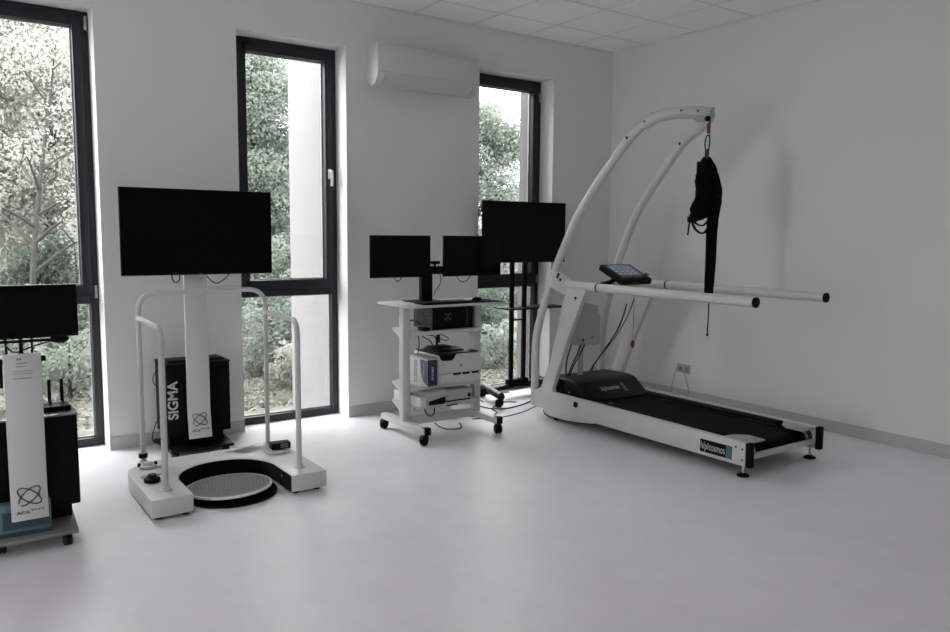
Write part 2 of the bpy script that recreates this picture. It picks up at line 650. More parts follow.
def leaf_mesh(name, centers, radii, count, size, m, parent, seed, droop=0.3, shell=0.55):
    """thousands of small folded leaves scattered in clumps, one foliage mesh"""
    g = np.random.default_rng(seed)
    centers = np.array(centers, float)
    radii = np.array(radii, float)
    wgt = radii ** 2
    idx = g.choice(len(centers), size=count, p=wgt / wgt.sum())
    d = g.normal(size=(count, 3))
    d /= np.linalg.norm(d, axis=1)[:, None]
    rad = radii[idx] * (shell + (1 - shell) * g.random(count)) * g.uniform(0.75, 1.1, count)
    P = centers[idx] + d * rad[:, None] * np.array([1, 1, 0.8])
    nrm = d * 0.5 + g.normal(size=(count, 3)) * 0.6 + np.array([0, 0, 0.5])
    nrm /= np.linalg.norm(nrm, axis=1)[:, None]
    ax = np.cross(nrm, g.normal(size=(count, 3)))
    ax /= np.linalg.norm(ax, axis=1)[:, None]
    bx = np.cross(nrm, ax)
    s = size * g.uniform(0.6, 1.35, count)[:, None]
    off = np.array(world_loc(parent))
    tip, tail = P + ax * s, P - ax * s * 0.9
    l_, r_ = P + bx * s * 0.5 + nrm * s * 0.16, P - bx * s * 0.5 + nrm * s * 0.16
    verts = np.stack([tail, r_, tip, l_], 1).reshape(-1, 3) - off
    me = bpy.data.meshes.new(name)
    me.vertices.add(count * 4)
    me.vertices.foreach_set('co', verts.astype(np.float32).ravel())
    base = np.arange(count)[:, None] * 4
    loops = np.concatenate([base + 0, base + 1, base + 2, base + 0, base + 2, base + 3], 1).ravel()
    me.loops.add(count * 6)
    me.loops.foreach_set('vertex_index', loops.astype(np.int32))
    me.polygons.add(count * 2)
    me.polygons.foreach_set('loop_start', (np.arange(count * 2) * 3).astype(np.int32))
    me.update(calc_edges=True)
    me.validate()
    me.materials.append(m)
    o = bpy.data.objects.new(name, me)
    COL.objects.link(o)
    o.parent = parent
    return o


def tree(name, label, cat, x, y, h, crown_r, crown_z, nclump, nleaf, lsize, leafm, barkm, seed, trunk_r=0.12, lean=(0, 0), branches=9, clump=(0.5, 0.9), group=None):
    g = random.Random(seed)
    zb = ground_z(x, y) - 0.08
    root = thing(name, label, cat, (x, y, zb), group)
    m = MB()
    top = Vector((x + lean[0], y + lean[1], zb + h * 0.93))
    base = Vector((x, y, zb))
    pts = []
    for i in range(8):
        t = i / 7
        p = base.lerp(top, t) + Vector((math.sin(t * 5 + seed) * 0.06, math.cos(t * 4 + seed) * 0.06, 0)) * h * 0.15
        if i == 0:
            p = base
        pts.append(p)
    m.tube(pts, [trunk_r * (1 - 0.85 * i / 7) for i in range(8)], 8)
    cl, rd = [], []
    for i in range(branches):
        t = 0.25 + 0.7 * i / branches + g.uniform(-0.04, 0.04)
        k = min(6, int(t * 7))
        p = pts[k].lerp(pts[k + 1], t * 7 - k)
        a = i * 2.4 + g.uniform(-0.5, 0.5)
        L = crown_r * g.uniform(0.6, 1.0) * (1.15 - 0.6 * t)
        e = p + Vector((math.cos(a) * L, math.sin(a) * L, L * g.uniform(0.35, 0.9)))
        mid = p.lerp(e, 0.5) + Vector((0, 0, L * 0.08))
        rr = trunk_r * (1 - 0.8 * t) * 0.72
        m.tube(crom([p, mid, e], 4), [rr * (1 - 0.85 * j / 8) for j in range(9)], 6)
        for q in range(3):
            s0 = mid.lerp(e, g.uniform(-0.5, 0.8))
            ee = s0 + Vector((g.uniform(-1, 1), g.uniform(-1, 1), g.uniform(0.1, 1))) * L * 0.4
            m.tube([s0, s0.lerp(ee, 0.5) + Vector((0, 0, 0.03)), ee], [rr * 0.4, rr * 0.25, rr * 0.1], 5)
        cl.append(e)
        rd.append(g.uniform(*clump))
    m.build('trunk', barkm, root)
    for i in range(nclump):
        a, rr = g.uniform(0, 2 * PI), crown_r * math.sqrt(g.random())
        z = zb + crown_z[0] + (crown_z[1] - crown_z[0]) * g.random()
        f = 1 - 0.55 * max(0, (z - zb - crown_z[0]) / (crown_z[1] - crown_z[0]) - 0.45)
        cl.append(Vector((x + lean[0] * 0.6 + math.cos(a) * rr * f, y + lean[1] * 0.6 + math.sin(a) * rr * f, z)))
        rd.append(g.uniform(*clump))
    leaf_mesh('foliage', [tuple(c) for c in cl], rd, nleaf, lsize, leafm, root, seed)
    return root


def ground_cover(name, wedges, m, seed, count, size):
    g = np.random.default_rng(seed)
    P = []
    for (xa, ya, xb, yb, wa, wb) in wedges:
        t = g.random(count)
        x = xa + (xb - xa) * t + (wa + (wb - wa) * t) * g.uniform(-1, 1, count)
        y = ya + (yb - ya) * t
        z = np.array([ground_z(p, q) for p, q in zip(x, y)]) + g.uniform(0.0, 0.07, count)
        P.append(np.stack([x, y, z], 1))
    P = np.concatenate(P)
    k = len(P)
    nrm = g.normal(size=(k, 3)) * 0.55 + np.array([0, 0, 1.0])
    nrm /= np.linalg.norm(nrm, axis=1)[:, None]
    ax = np.cross(nrm, g.normal(size=(k, 3)))
    ax /= np.linalg.norm(ax, axis=1)[:, None]
    bx = np.cross(nrm, ax)
    s_ = size * g.uniform(0.5, 1.4, k)[:, None]
    verts = np.stack([P - ax * s_, P - bx * s_ * 0.5, P + ax * s_, P + bx * s_ * 0.5], 1).reshape(-1, 3)
    me = bpy.data.meshes.new(name)
    me.from_pydata(verts.tolist(), [], (np.arange(k)[:, None] * 4 + np.arange(4)[None, :]).tolist())
    me.materials.append(m)
    o = bpy.data.objects.new(name, me)
    COL.objects.link(o)
    o['kind'] = 'stuff'
    return o


WEDGES = [(-5.2, 1.6, -4.6, 10.5, 0.55, 1.3), (-2.9, 1.6, -1.1, 8.5, 0.45, 0.9), (-0.8, 1.2, 3.6, 8.0, 0.6, 1.2)]
o = ground_cover('leaf_litter', WEDGES, M_LEAF_LITTER, 5, 5000, 0.035)
tag(o, 'brown grey fallen leaves covering the ground outside the windows', 'leaf litter')
o = ground_cover('ivy_groundcover', WEDGES, M_LEAF_MID, 6, 4500, 0.038)
tag(o, 'low green ivy leaves growing over the ground outside the windows', 'ground cover')

# seen through the window beside the far cart
tree('pale_tree', 'slender haze paled tree with bare forked branches outside the big window beside the router', 'tree', -4.72, 5.6, 4.4, 1.0, (2.0, 4.3), 14, 4600, 0.028, M_LEAF_HAZED, M_BARK, 3, 0.048, (0.45, 0.1), 18, (0.25, 0.45))
tree('woodland_tree', 'tall pale woodland tree behind the slender forked one', 'tree', -4.0, 9.4, 5.4, 1.2, (0.4, 5.0), 40, 26000, 0.045, M_LEAF_HAZED, M_BARKB, 11, 0.13, (0.2, 0), 10, (0.45, 0.75))
tree('woodland_tree', 'thick pale woodland tree at the window edge with brown trunk low down', 'tree', -5.75, 8.6, 5.4, 1.0, (1.2, 4.9), 36, 23000, 0.042, M_LEAF_HAZED, M_BARKB, 23, 0.15, (0.3, 0), 9, (0.45, 0.75))
tree('woodland_tree', 'distant woodland tree filling the gap between two paler trunks', 'tree', -5.1, 11.8, 6.6, 1.7, (0.2, 6.0), 40, 24000, 0.058, M_LEAF_HAZED, M_BARKB, 31, 0.16, (0, 0), 9, (0.6, 1.0))
tree('woodland_shrub', 'low green shrub outside the window behind the black router', 'shrub', -4.62, 3.0, 0.75, 0.4, (0.05, 0.6), 9, 2000, 0.030, M_LEAF_MID, M_BARK, 41, 0.03, (0, 0), 6, (0.15, 0.28))
tree('woodland_shrub', 'dark green shrub growing on the leafy bank below the pale trees', 'shrub', -4.45, 6.9, 1.2, 0.40, (0.2, 1.0), 10, 3000, 0.040, M_LEAF_DARK, M_BARK, 43, 0.04, (0, 0), 6, (0.22, 0.34))
for i, (bx_, by_, hh, kind) in enumerate(((-4.95, 5.0, 0.9, 0), (-4.2, 5.2, 0.8, 1), (-4.85, 3.9, 0.6, 1), (-5.5, 6.2, 1.3, 0), (-3.9, 7.4, 1.3, 0))):
    tree('bank_shrub', ['pale shrub on the bank straight behind the two router antennas', 'green shrub on the bank beside the dark window post', 'small green shrub low outside the big window above the cart cabinet', 'pale shrub under the thick tree behind the cart monitor', 'pale shrub highest on the bank next to the dark one'][i], 'shrub', bx_, by_, hh, 0.42, (0.0, hh * 0.8), 10, 2600, 0.036, [M_LEAF_HAZED, M_LEAF_MID][kind], M_BARK, 90 + i, 0.03, (0, 0), 6, (0.16, 0.3), 'shrubs on the bank')
# seen through the window behind the platform
tree('leafy_bush', 'tall dense green bush filling the view beside the white facade pier', 'bush', -1.55, 6.2, 4.6, 0.75, (0.0, 4.0), 60, 42000, 0.036, M_LEAF_MID, M_BARK, 53, 0.08, (0, 0), 10, (0.32, 0.5))
tree('leafy_bush', 'dark green bush standing behind the dense one by the pier', 'bush', -0.9, 8.6, 5.0, 1.1, (0.0, 4.4), 44, 22000, 0.050, M_LEAF_DARK, M_BARK, 59, 0.1, (0, 0), 8, (0.5, 0.75))
tree('leafy_bush', 'low pale bush at the foot of the tall dense green one', 'bush', -2.50, 2.2, 0.55, 0.35, (0.02, 0.36), 9, 1900, 0.032, M_LEAF_HAZED, M_BARK, 61, 0.02, (0, 0), 5, (0.12, 0.2))
for i, (bx_, by_, hh, kind) in enumerate(((-2.05, 3.9, 1.15, 0), (-1.55, 4.6, 1.3, 1), (-2.35, 3.1, 0.85, 0), (-1.2, 5.2, 1.5, 1), (-1.95, 4.9, 1.6, 0))):
    tree('undergrowth_shrub', ['mid green low shrub in the undergrowth below the tall bush beside the pier', 'dark green shrub in the undergrowth behind the lower pale bush at the pier', 'mid green shrub just outside the glass beside the white pier foot', 'dark shrub deepest in the undergrowth beside the white pier', 'larger mid green shrub directly in front of the tall dense bush'][i], 'shrub', bx_, by_, hh, 0.42, (0.0, hh * 0.8), 12, 3400, 0.036, [M_LEAF_MID, M_LEAF_DARK][kind], M_BARK, 80 + i, 0.03, (0, 0), 6, (0.18, 0.32), 'shrubs of the undergrowth')
# seen through the corner window
tree('garden_tree', 'rounded grey green tree against the white sky behind the television stand', 'tree', 2.95, 6.6, 4.6, 1.15, (0.0, 3.75), 80, 60000, 0.038, M_LEAF_MID, M_BARK, 67, 0.09, (0, 0), 10, (0.34, 0.55))
tree('garden_shrub', 'dark low shrub below the rounded tree outside the corner window', 'shrub', 0.95, 3.5, 1.0, 0.5, (0.0, 0.7), 12, 3600, 0.036, M_LEAF_DARK, M_BARK, 71, 0.04, (0, 0), 6, (0.2, 0.34))
tree('garden_shrub', 'spreading green shrub close to the corner window above the power strip', 'shrub', 0.2, 2.2, 0.6, 0.4, (0.0, 0.4), 8, 2200, 0.032, M_LEAF_MID, M_BARK, 73, 0.03, (0, 0), 6, (0.15, 0.25))


# ------------------------------------------------------------------ shared pieces
def caster(parent, x, y, ztop, wr=0.036, ang=0.6, wm=M_BLACK, bm_=M_BLACK, width=0.024, twin=False):
    m = MB()
    m.cyl((x, y, ztop - 0.004), (x, y, 2 * wr - 0.006), 0.012, seg=12)
    c, s = math.cos(ang), math.sin(ang)
    cx, cy = x - c * 0.016, y - s * 0.016
    nx, ny = -s, c
    arc = [(cx + c * (wr + 0.004) * math.cos(t), cy + s * (wr + 0.004) * math.cos(t), wr + (wr + 0.004) * math.sin(t)) for t in [PI * (0.05 + 0.8 * i / 8) for i in range(9)]]
    m.ribbon(arc, width * 0.95, 0.005, (nx, ny, 0))
    o = m.build('caster', bm_, parent)
    offs = (-width * 0.42, width * 0.42) if twin else (0,)
    for q in offs:
        m = MB()
        w = width * (0.30 if twin else 0.5)
        m.cyl((cx + nx * (q - w), cy + ny * (q - w), wr), (cx + nx * (q + w), cy + ny * (q + w), wr), wr, seg=20, bev=0.004)
        m.build('wheel', wm, o)
    return o


def orbit_logo(parent, M, s):
    """two crossing ellipses, one open, drawn in local x/y"""
    m = MB()
    for rot, gap in ((math.radians(-38), 0.0), (math.radians(42), 0.55)):
        pts = []
        N = 40
        for i in range(N + (0 if gap == 0 else 1)):
            t = 2 * PI * i / N * (1 - gap / (2 * PI)) + 3.4 if gap else 2 * PI * i / N
            x, y = s * math.cos(t), s * 0.45 * math.sin(t)
            pts.append(M @ Vector((x * math.cos(rot) - y * math.sin(rot), x * math.sin(rot) + y * math.cos(rot), 0.0006)))
        m.tube(pts, s * 0.045, 6, closed=(gap == 0))
    return m.build('emblem', M_DARKTXT, parent)


def text_lines(parent, M, rows):
    m = MB()
    for (x0, x1, y, h) in rows:
        n = max(2, int((x1 - x0) / (h * 1.3)))
        rr = random.Random(int(y * 1e5))
        for i in range(n):
            a = x0 + (x1 - x0) * i / n
            b = a + (x1 - x0) / n * rr.uniform(0.55, 0.8)
            m.box(a, y - h / 2 * rr.uniform(0.6, 1), 0, b, y + h / 2 * rr.uniform(0.6, 1), 0.0005, M=M)
    return m.build('printed_text', M_GREYTXT, parent, smooth=False)


def dangling(parent, pts, r=0.003, name='cord', m=M_CABLE, n=6):
    b = MB()
    b.tube(crom(pts, n), r, 8)
    return b.build(name, m, parent)


# ------------------------------------------------------------------ display carts (column with panel, cabinet, base)
def display_cart(cx, yfront, label, sigma, ztop_col, cas, platem):
    """cx: centre of the cabinet; yfront: front edge of the base plate"""
    root = thing('display_cart', label, 'display cart', (cx, yfront + 0.22, 0))
    x0, x1 = cx - 0.215, cx + 0.215
    yb = yfront + 0.42
    zp = 0.085 if not sigma else 0.06
    m = MB()
    e = -0.012 if sigma else -0.034
    m.prism([(x0 - 0.005, yfront), (x1 + e, yfront), (x1 + e + 0.023, yb), (x0 - 0.025, yb)], 'z', zp - 0.02, zp, 0.004)
    m.build('base_plate', platem, root)
    for (px, py, a) in cas:
        caster(root, px, py, zp - 0.015, 0.03 if not sigma else 0.02, a, twin=True, wm=M_DGREY)
    # cabinet
    yf = yfront + (0.105 if sigma else 0.15)
    zb, zt = (0.165, 0.62) if not sigma else (0.135, 0.625)
    m = MB()
    m.box(x0, yf, zb, x1, yb - 0.01, zt, 0.008)
    m.box(x0 + 0.03, yf + 0.08, zp, x1 - 0.03, yb - 0.03, zb + 0.01)
    cab = m.build('cabinet', M_BLACKM if sigma else M_BLACK, root)
    m = MB()
    m.box(x0 - 0.004, yf - 0.004, zt - 0.003, x1 + 0.004, yb - 0.006, zt + 0.006, 0.002)
    m.build('cabinet_top', M_BLACK if sigma else M_PLATE, root)
    if sigma:
        m = MB()                                        # perforated metal side
        nz, ny = 22, 10
        for i in range(nz):
            for j in range(ny):
                z = zb + 0.03 + (zt - zb - 0.09) * i / (nz - 1)
                y = yf + 0.03 + (yb - yf - 0.08) * (j + 0.5 * (i % 2)) / ny
                m.box(x0 - 0.0015, y, z, x0 - 0.0003, y + 0.011, z + 0.010)
        m.build('perforated_grille', M_GREY, cab, smooth=False)
        m = MB()
        m.box(x0 - 0.025, yf + 0.02, zt - 0.075, x0, yf + 0.15, zt - 0.005, 0.006)
        m.build('junction_box', M_BLACK, cab)
        text('cabinet_lettering', 'SIGMA', M_LETTER, cab, frame((x0 + 0.043, yf - 0.0015, 0.382), (0, 0, 1), (-1, 0, 0)), 0.092, 0.0006, 0.0022, 0.98)
        dangling(root, [(x0 - 0.015, yf + 0.06, zt - 0.02), (x0 - 0.055, yf + 0.08, zt - 0.06), (x0 - 0.06, yf + 0.1, zt - 0.12), (x0 - 0.02, yf + 0.09, zt - 0.17)], 0.003)
        dangling(root, [(x0 - 0.005, yf + 0.1, 0.30), (x0 - 0.05, yf + 0.1, 0.22), (x0 - 0.08, yf + 0.09, 0.12), (x0 - 0.05, yf + 0.08, 0.085), (x0 + 0.02, yf + 0.1, 0.125), (x0 + 0.03, yf + 0.13, 0.155)], 0.0035)
    # tall white front panel, kicked forward at the foot
    w = 0.0765
    c = cx - (0.012 if sigma else 0.019)
    ypan = yf - (0.035 if sigma else 0.13)
    zk = 0.30
    z0 = 0.115 if sigma else 0.172
    kick = 0.025 if sigma else 0.016
    prof = [(ypan, ztop_col), (ypan, zk + 0.02), (ypan - 0.003, zk), (ypan - 0.003 - kick, z0)]
    m = MB()
    m.prism([(y, z) for y, z in prof] + [(y + 0.018, z) for y, z in reversed(prof)], 'x', c - w, c + w, 0.004)
    col_ = m.build('front_panel', M_WHITE2, root)
    m = MB()
    m.box(c - 0.05, ypan + 0.018, 0.20 if sigma else 0.26, c + 0.05, yf + 0.01, ztop_col - 0.03, 0.006)
    m.build('column', M_WHITE if sigma else M_DGREY, root)
    # emblem and lettering on the kicked foot
    a = math.atan2(kick, zk - z0)
    ey = Vector((0, math.sin(a), math.cos(a)))
    zc = z0 + (0.128 if sigma else 0.112)
    yc = ypan - 0.003 - kick * (zk - zc) / (zk - z0) - 0.0012
    F = frame((c, yc, zc), (1, 0, 0), ey)
    orbit_logo(col_, F, 0.057)
    F2 = frame((c - 0.028, yc - 0.074 * math.tan(a) - 0.0006, zc - 0.074), (1, 0, 0), ey)
    text('lettering', 'ACX', M_DARKTXT, col_, F2, 0.021, 0.0004, 0.0003, 1.25)
    F3 = frame((c + 0.03, yc - 0.066 * math.tan(a) - 0.0006, zc - 0.066), (1, 0, 0), ey)
    text_lines(col_, F3, [(-0.026, 0.032, 0.0, 0.009)])
    F4 = frame((c, ypan - 0.0005, ztop_col - (0.07 if sigma else 0.045)), (1, 0, 0), (0, 0, 1))
    text_lines(col_, F4, [(-0.024, 0.0, 0.022, 0.012), (-0.026, 0.020, 0.003, 0.0075), (-0.026, 0.012, -0.012, 0.006), (-0.04, 0.042, -0.035, 0.004), (-0.04, 0.040, -0.047, 0.004), (-0.042, 0.038, -0.068, 0.006)])
    return root, c, ypan, yf, yb, zt


# cart with the big television
cartA, cA, ypA, yfA, ybA, ztA = display_cart(-4.268, -0.487, 'black display cart with SIGMA lettering and white front panel behind the platform', True, 1.40,
                                             [(-4.44, -0.44, 0.5), (-4.10, -0.44, 0.5), (-4.44, -0.13, 0.5), (-4.10, -0.13, 0.5)], M_METAL_BLACK)


def television(name, label, x0, x1, y, z0, z1, cat, logo=True, depth=0.045, tilt=0.0):
    root = thing(name, label, cat, ((x0 + x1) / 2, y, z0))
    m = MB()
    m.box(x0, y, z0, x1, y + 0.022, z1, 0.002)
    m.box(x0 + (x1 - x0) * 0.14, y + 0.02, z0 + 0.03, x1 - (x1 - x0) * 0.14, y + depth, z0 + (z1 - z0) * 0.62, 0.012)
    m.build('housing', M_BLACKM, root)
    m = MB()
    b = 0.005
    m.box(x0 + b, y - 0.0015, z0 + b + 0.006, x1 - b, y + 0.001, z1 - b)
    m.build('screen', M_SCREEN, root, smooth=False)
    if logo:
        F = frame(((x0 + x1) / 2, y - 0.0006, z0 + 0.008), (1, 0, 0), (0, 0, 1))
        text_lines(root, F, [(-0.012, 0.012, 0, 0.006)])
    return root


tvA = television('television', 'large black television above the white handrail, half covering the middle window', -4.758, -3.775, -0.50, 1.240, 1.801, 'television')
m = MB()
m.box(-4.40, -0.458, 1.30, -4.13, -0.436, 1.55, 0.004)
m.build('mounting_plate', M_METAL_BLACK, tvA)
dangling(tvA, [(-4.40, -0.385, 1.30), (-4.425, -0.39, 1.235), (-4.418, -0.392, 1.195), (-4.395, -0.39, 1.185), (-4.375, -0.388, 1.21), (-4.382, -0.385, 1.27), (-4.39, -0.383, 1.32)], 0.0045, 'power_cord')
dangling(tvA, [(-4.205, -0.355, 1.33), (-4.20, -0.385, 1.235), (-4.16, -0.395, 1.185), (-4.12, -0.395, 1.175), (-4.06, -0.39, 1.215), (-4.02, -0.385, 1.265)], 0.004, 'signal_cord')


def keyboard(name, label, x0, x1, y0, y1, z, rows=5, cols=16):
    root = thing(name, label, 'keyboard', ((x0 + x1) / 2, (y0 + y1) / 2, z))
    m = MB()
    m.box(x0, y0, z, x1, y1, z + 0.013, 0.004)
    m.build('body', M_BLACK, root)
    m = MB()
    for i in range(rows):
        for j in range(cols):
            a = x0 + 0.01 + (x1 - x0 - 0.02) * j / cols
            c = y0 + 0.01 + (y1 - y0 - 0.02) * i / rows
            m.box(a, c, z + 0.011, a + (x1 - x0 - 0.02) / cols - 0.003, c + (y1 - y0 - 0.02) / rows - 0.003, z + 0.019)
    m.build('keys', M_DGREY, root, smooth=False)
    return root


keyboard('keyboard', 'black keyboard lying on the SIGMA cabinet behind the white panel', -4.455, -4.075, -0.335, -0.20, ztA + 0.006)

# cart at the edge of the picture
cartB, cB, ypB, yfB, ybB, ztB = display_cart(-5.405, -1.72, 'black display cart with grey base plate, emblem panel and small monitor, by the big window', False, 0.955,
                                             [(-5.272, -1.655, 1.7), (-5.545, -1.60, 1.7), (-5.28, -1.36, 1.7), (-5.55, -1.36, 1.7)], M_PLATE)
m = MB()
m.box(cB - 0.008, ypB + 0.02, 0.90, cB + 0.008, ypB + 0.045, 1.10)
for dx in (-0.06, 0.045):
    m.tube([(cB + dx, ypB + 0.03, 0.92), (cB + dx, ypB + 0.035, 1.06)], 0.005, 8)
m.box(cB - 0.12, ypB + 0.018, 1.005, cB + 0.12, ypB + 0.032, 1.018)
m.sphere((cB + 0.16, ypB + 0.03, 1.012), 0.03, (1.4, 0.6, 0.7))
m.build('monitor_bracket', M_METAL_BLACK, cartB)
m = MB()
m.cyl((cB + 0.0765, ypB + 0.03, 0.925), (cB + 0.098, ypB + 0.03, 0.925), 0.014, seg=14)
m.build('clamp_knob', M_BLACK, cartB)
m = MB()
m.cyl((cB - 0.0765, ypB + 0.03, 0.92), (cB - 0.095, ypB + 0.03, 0.92), 0.014, seg=14)
m.box(cB - 0.093, ypB + 0.015, 0.80, cB - 0.079, ypB + 0.03, 0.92, 0.003)
m.build('clamp_knob', M_BLACK, cartB)
dangling(cartB, [(cB - 0.07, ypB + 0.03, 1.03), (cB - 0.055, ypB + 0.02, 0.985), (cB - 0.02, ypB + 0.025, 0.962), (cB + 0.05, ypB + 0.03, 0.985), (cB + 0.13, ypB + 0.03, 1.005)], 0.0035)
monB = television('monitor', 'black monitor on the display cart by the big window, cut off by the picture edge', -5.690, -5.191, -1.74, 1.031, 1.273, 'monitor', logo=False, depth=0.05)

# router
root = thing('router', 'black router with two upright antennas on the cart cabinet by the big window', 'router', (-5.25, -1.43, ztB + 0.006))
m = MB()
m.box(-5.33, -1.50, ztB + 0.006, -5.205, -1.38, ztB + 0.034, 0.006)
m.build('body', M_BLACK, root)
for x in (-5.288, -5.232):
    m = MB()
    m.cyl((x, -1.41, ztB + 0.02), (x, -1.405, ztB + 0.05), 0.007, seg=10)
    m.box(x - 0.009, -1.41, ztB + 0.045, x + 0.007, -1.402, ztB + 0.155, 0.003)
    m.build('antenna', M_BLACK, root)

# teal tray in front of the cart
root = thing('plastic_tray', 'translucent teal plastic tray standing on the cart plate behind the emblem panel', 'tray', (-5.45, -1.66, 0.085))
m = MB()
xa, xb = -5.62, -5.333
m.box(xa, -1.664, 0.085, xb, -1.615, 0.245, 0.006)
m.build('shell', M_TEAL, root)
m = MB()
m.box(xa + 0.085, -1.6665, 0.122, xb - 0.008, -1.662, 0.205)
m.box(xa, -1.6665, 0.0855, xb, -1.662, 0.105)
m.build('band', M_TEALD, root, smooth=False)

# ------------------------------------------------------------------ posture platform with handrails
PZ = 0.12
root = thing('handrail_platform', 'white U shaped floor platform with tall tubular handrails around a round plate', 'measuring platform', (-4.37, -1.2, 0))
cx, rc = -4.37, 0.28
cut = [(cx - rc, -1.60)] + [(cx + rc * math.cos(t), -1.335 + rc * math.sin(t)) for t in [PI - PI * i / 24 for i in range(25)]] + [(cx + rc, -1.60)]
outer = [(-3.877, -1.605), (-3.877, -1.03), (-3.90, -0.95), (-3.97, -0.87), (-4.06, -0.835), (-4.14, -0.83), (-4.62, -0.838), (-4.72, -0.852), (-4.80, -0.905), (-4.85, -0.965), (-4.865, -1.03), (-4.865, -1.605), (cx - rc, -1.605)]
poly = cut[1:-1] + [(cx + rc, -1.605)] + outer
m = MB()
m.prism(poly, 'z', 0.022, PZ, 0.004)
plat = m.build('platform', M_WHITE, root)
m = MB()
ins = [(cx - rc + 0.004, -1.59)] + [(cx + (rc - 0.004) * math.cos(t), -1.335 + (rc - 0.004) * math.sin(t)) for t in [PI - PI * i / 24 for i in range(25)]] + [(cx + rc - 0.004, -1.59)]
for (p, q) in zip(ins[:-1], ins[1:]):
    m.quad((p[0], p[1], 0.02), (q[0], q[1], 0.02), (q[0], q[1], PZ - 0.004), (p[0], p[1], PZ - 0.004))
bmesh.ops.remove_doubles(m.bm, verts=m.bm.verts, dist=1e-5)
ex = bmesh.ops.solidify(m.bm, geom=m.bm.faces[:], thickness=0.003)
m.build('inner_lining', M_BLACKM, plat)
m = MB()
m.cyl((cx + rc - 0.007, -1.46, 0.085), (cx + rc - 0.012, -1.46, 0.085), 0.008, seg=12)
m.build('indicator', M_CHROME, plat)
for (px, py) in ((-4.82, -1.55), (-4.68, -1.55), (-4.05, -1.55), (-3.92, -1.55), (-4.80, -1.0), (-3.95, -1.0), (-4.37, -0.95)):
    m = MB()
    m.cyl((px, py, 0), (px, py, 0.024), 0.02, seg=14)
    m.build('foot', M_BLACK, root)
RL, RR = -4.745, -3.965
m = MB()
m.tube(fillet([(RL, -0.87, PZ), (RL, -0.87, 1.158), (RR, -0.87, 1.158), (RR, -0.87, PZ)], 0.12, 8), 0.0150, 14)
m.build('back_rail', M_WHITE, root)
for x in (RL, RR):
    xx = x - 0.012 if x == RL else x - 0.022
    m = MB()
    m.tube(fillet([(x, -0.878, 1.008), (xx, -1.455, 1.008), (xx, -1.455, PZ)], 0.10, 8), 0.0170, 14)
    m.build('side_rail', M_WHITE, root)
    for q, y in ((x, -0.87), (xx, -1.455)):
        m = MB()
        m.cyl((q, y, PZ), (q, y, PZ + 0.006), 0.036, seg=20, bev=0.002)
        m.cyl((q, y, PZ), (q, y, PZ + 0.018), 0.022, seg=16)
        m.build('flange', M_WHITE2, root)
m = MB()
m.cyl((RL, -0.87, PZ + 0.035), (RL, -0.87, PZ + 0.062), 0.026, seg=16, bev=0.004)
m.build('collar', M_BLACK, root)

# things lying on the platform
root = thing('sensor_puck', 'small white disc with grey cable beside the black collared handrail foot', 'sensor', (-4.745, -1.0, PZ))
m = MB()
m.cyl((-4.745, -0.975, PZ), (-4.745, -0.975, PZ + 0.018), 0.05, seg=24, bev=0.005)
m.cyl((-4.745, -0.975, PZ + 0.015), (-4.745, -0.975, PZ + 0.034), 0.025, seg=20, bev=0.004)
m.build('body', M_WHITE2, root)
for dx in (-0.047, 0.047):
    m = MB()
    m.box(-4.745 + dx - 0.008, -0.985, PZ + 0.012, -4.745 + dx + 0.008, -0.965, PZ + 0.032, 0.003)
    m.build('clip', M_BLACK, root)
dangling(root, [(-4.70, -0.99, PZ + 0.006), (-4.66, -1.05, PZ + 0.004), (-4.68, -1.14, PZ + 0.004), (-4.76, -1.17, PZ + 0.004), (-4.81, -1.15, PZ + 0.004), (-4.82, -1.18, PZ + 0.004), (-4.79, -1.24, PZ + 0.006)], 0.0035, 'cord', M_CABLEW)
root = thing('emergency_button', 'black push button puck on the white platform arm by the front handrail post', 'push button', (-4.785, -1.27, PZ))
m = MB()
m.cyl((-4.785, -1.27, PZ), (-4.785, -1.27, PZ + 0.022), 0.044, seg=24, bev=0.004)
m.build('body', M_BLACK, root)
m = MB()
m.cyl((-4.785, -1.27, PZ + 0.02), (-4.785, -1.27, PZ + 0.045), 0.021, 0.024, seg=20, bev=0.004)
m.build('button', M_DGREY, root)


def leaflet(label, P, fold):
    m = MB()
    z = PZ + 0.002
    a, b, c, d = [Vector((p[0], p[1], z)) for p in P]
    mid1, mid2 = a.lerp(b, 0.5), d.lerp(c, 0.5)
    lift = Vector((0, 0, fold))
    v = [m.bm.verts.new(q) for q in (a, mid1 + lift * 0.2, b + lift, c + lift * 0.9, mid2 + lift * 0.15, d)]
    m.bm.faces.new((v[0], v[1], v[4], v[5]))
    m.bm.faces.new((v[1], v[2], v[3], v[4]))
    bmesh.ops.solidify(m.bm, geom=m.bm.faces[:], thickness=0.0012)
    o = m.build('leaflet', M_PAPER, None, smooth=False)
    return tag(o, label, 'leaflet', 'leaflets on the platform')


leaflet('white folded leaflet on the platform behind the round plate', [(-4.28, -0.875), (-4.17, -0.98), (-4.00, -0.90), (-4.11, -0.835)], 0.03)
leaflet('white leaflet lying under the small black box on the platform', [(-4.06, -0.92), (-4.05, -1.155), (-3.90, -1.13), (-3.93, -0.94)], 0.011)
root = thing('handset_box', 'small black box with white print lying on a leaflet on the platform', 'box', (-3.95, -1.04, PZ + 0.012))
m = MB()
R_ = frame((-3.945, -1.035, PZ + 0.012), (0.97, -0.10, 0), (0.10, 0.97, 0))
m.box(-0.062, -0.035, 0, 0.062, 0.035, 0.042, 0.005, M=R_)
m.build('body', M_BLACK, root)
m = MB()
for k in range(3):
    m.box(-0.005, -0.0362, 0.010 + k * 0.010, 0.045, -0.0350, 0.014 + k * 0.010, M=R_)
m.build('printed_label', M_STICK, root, smooth=False)

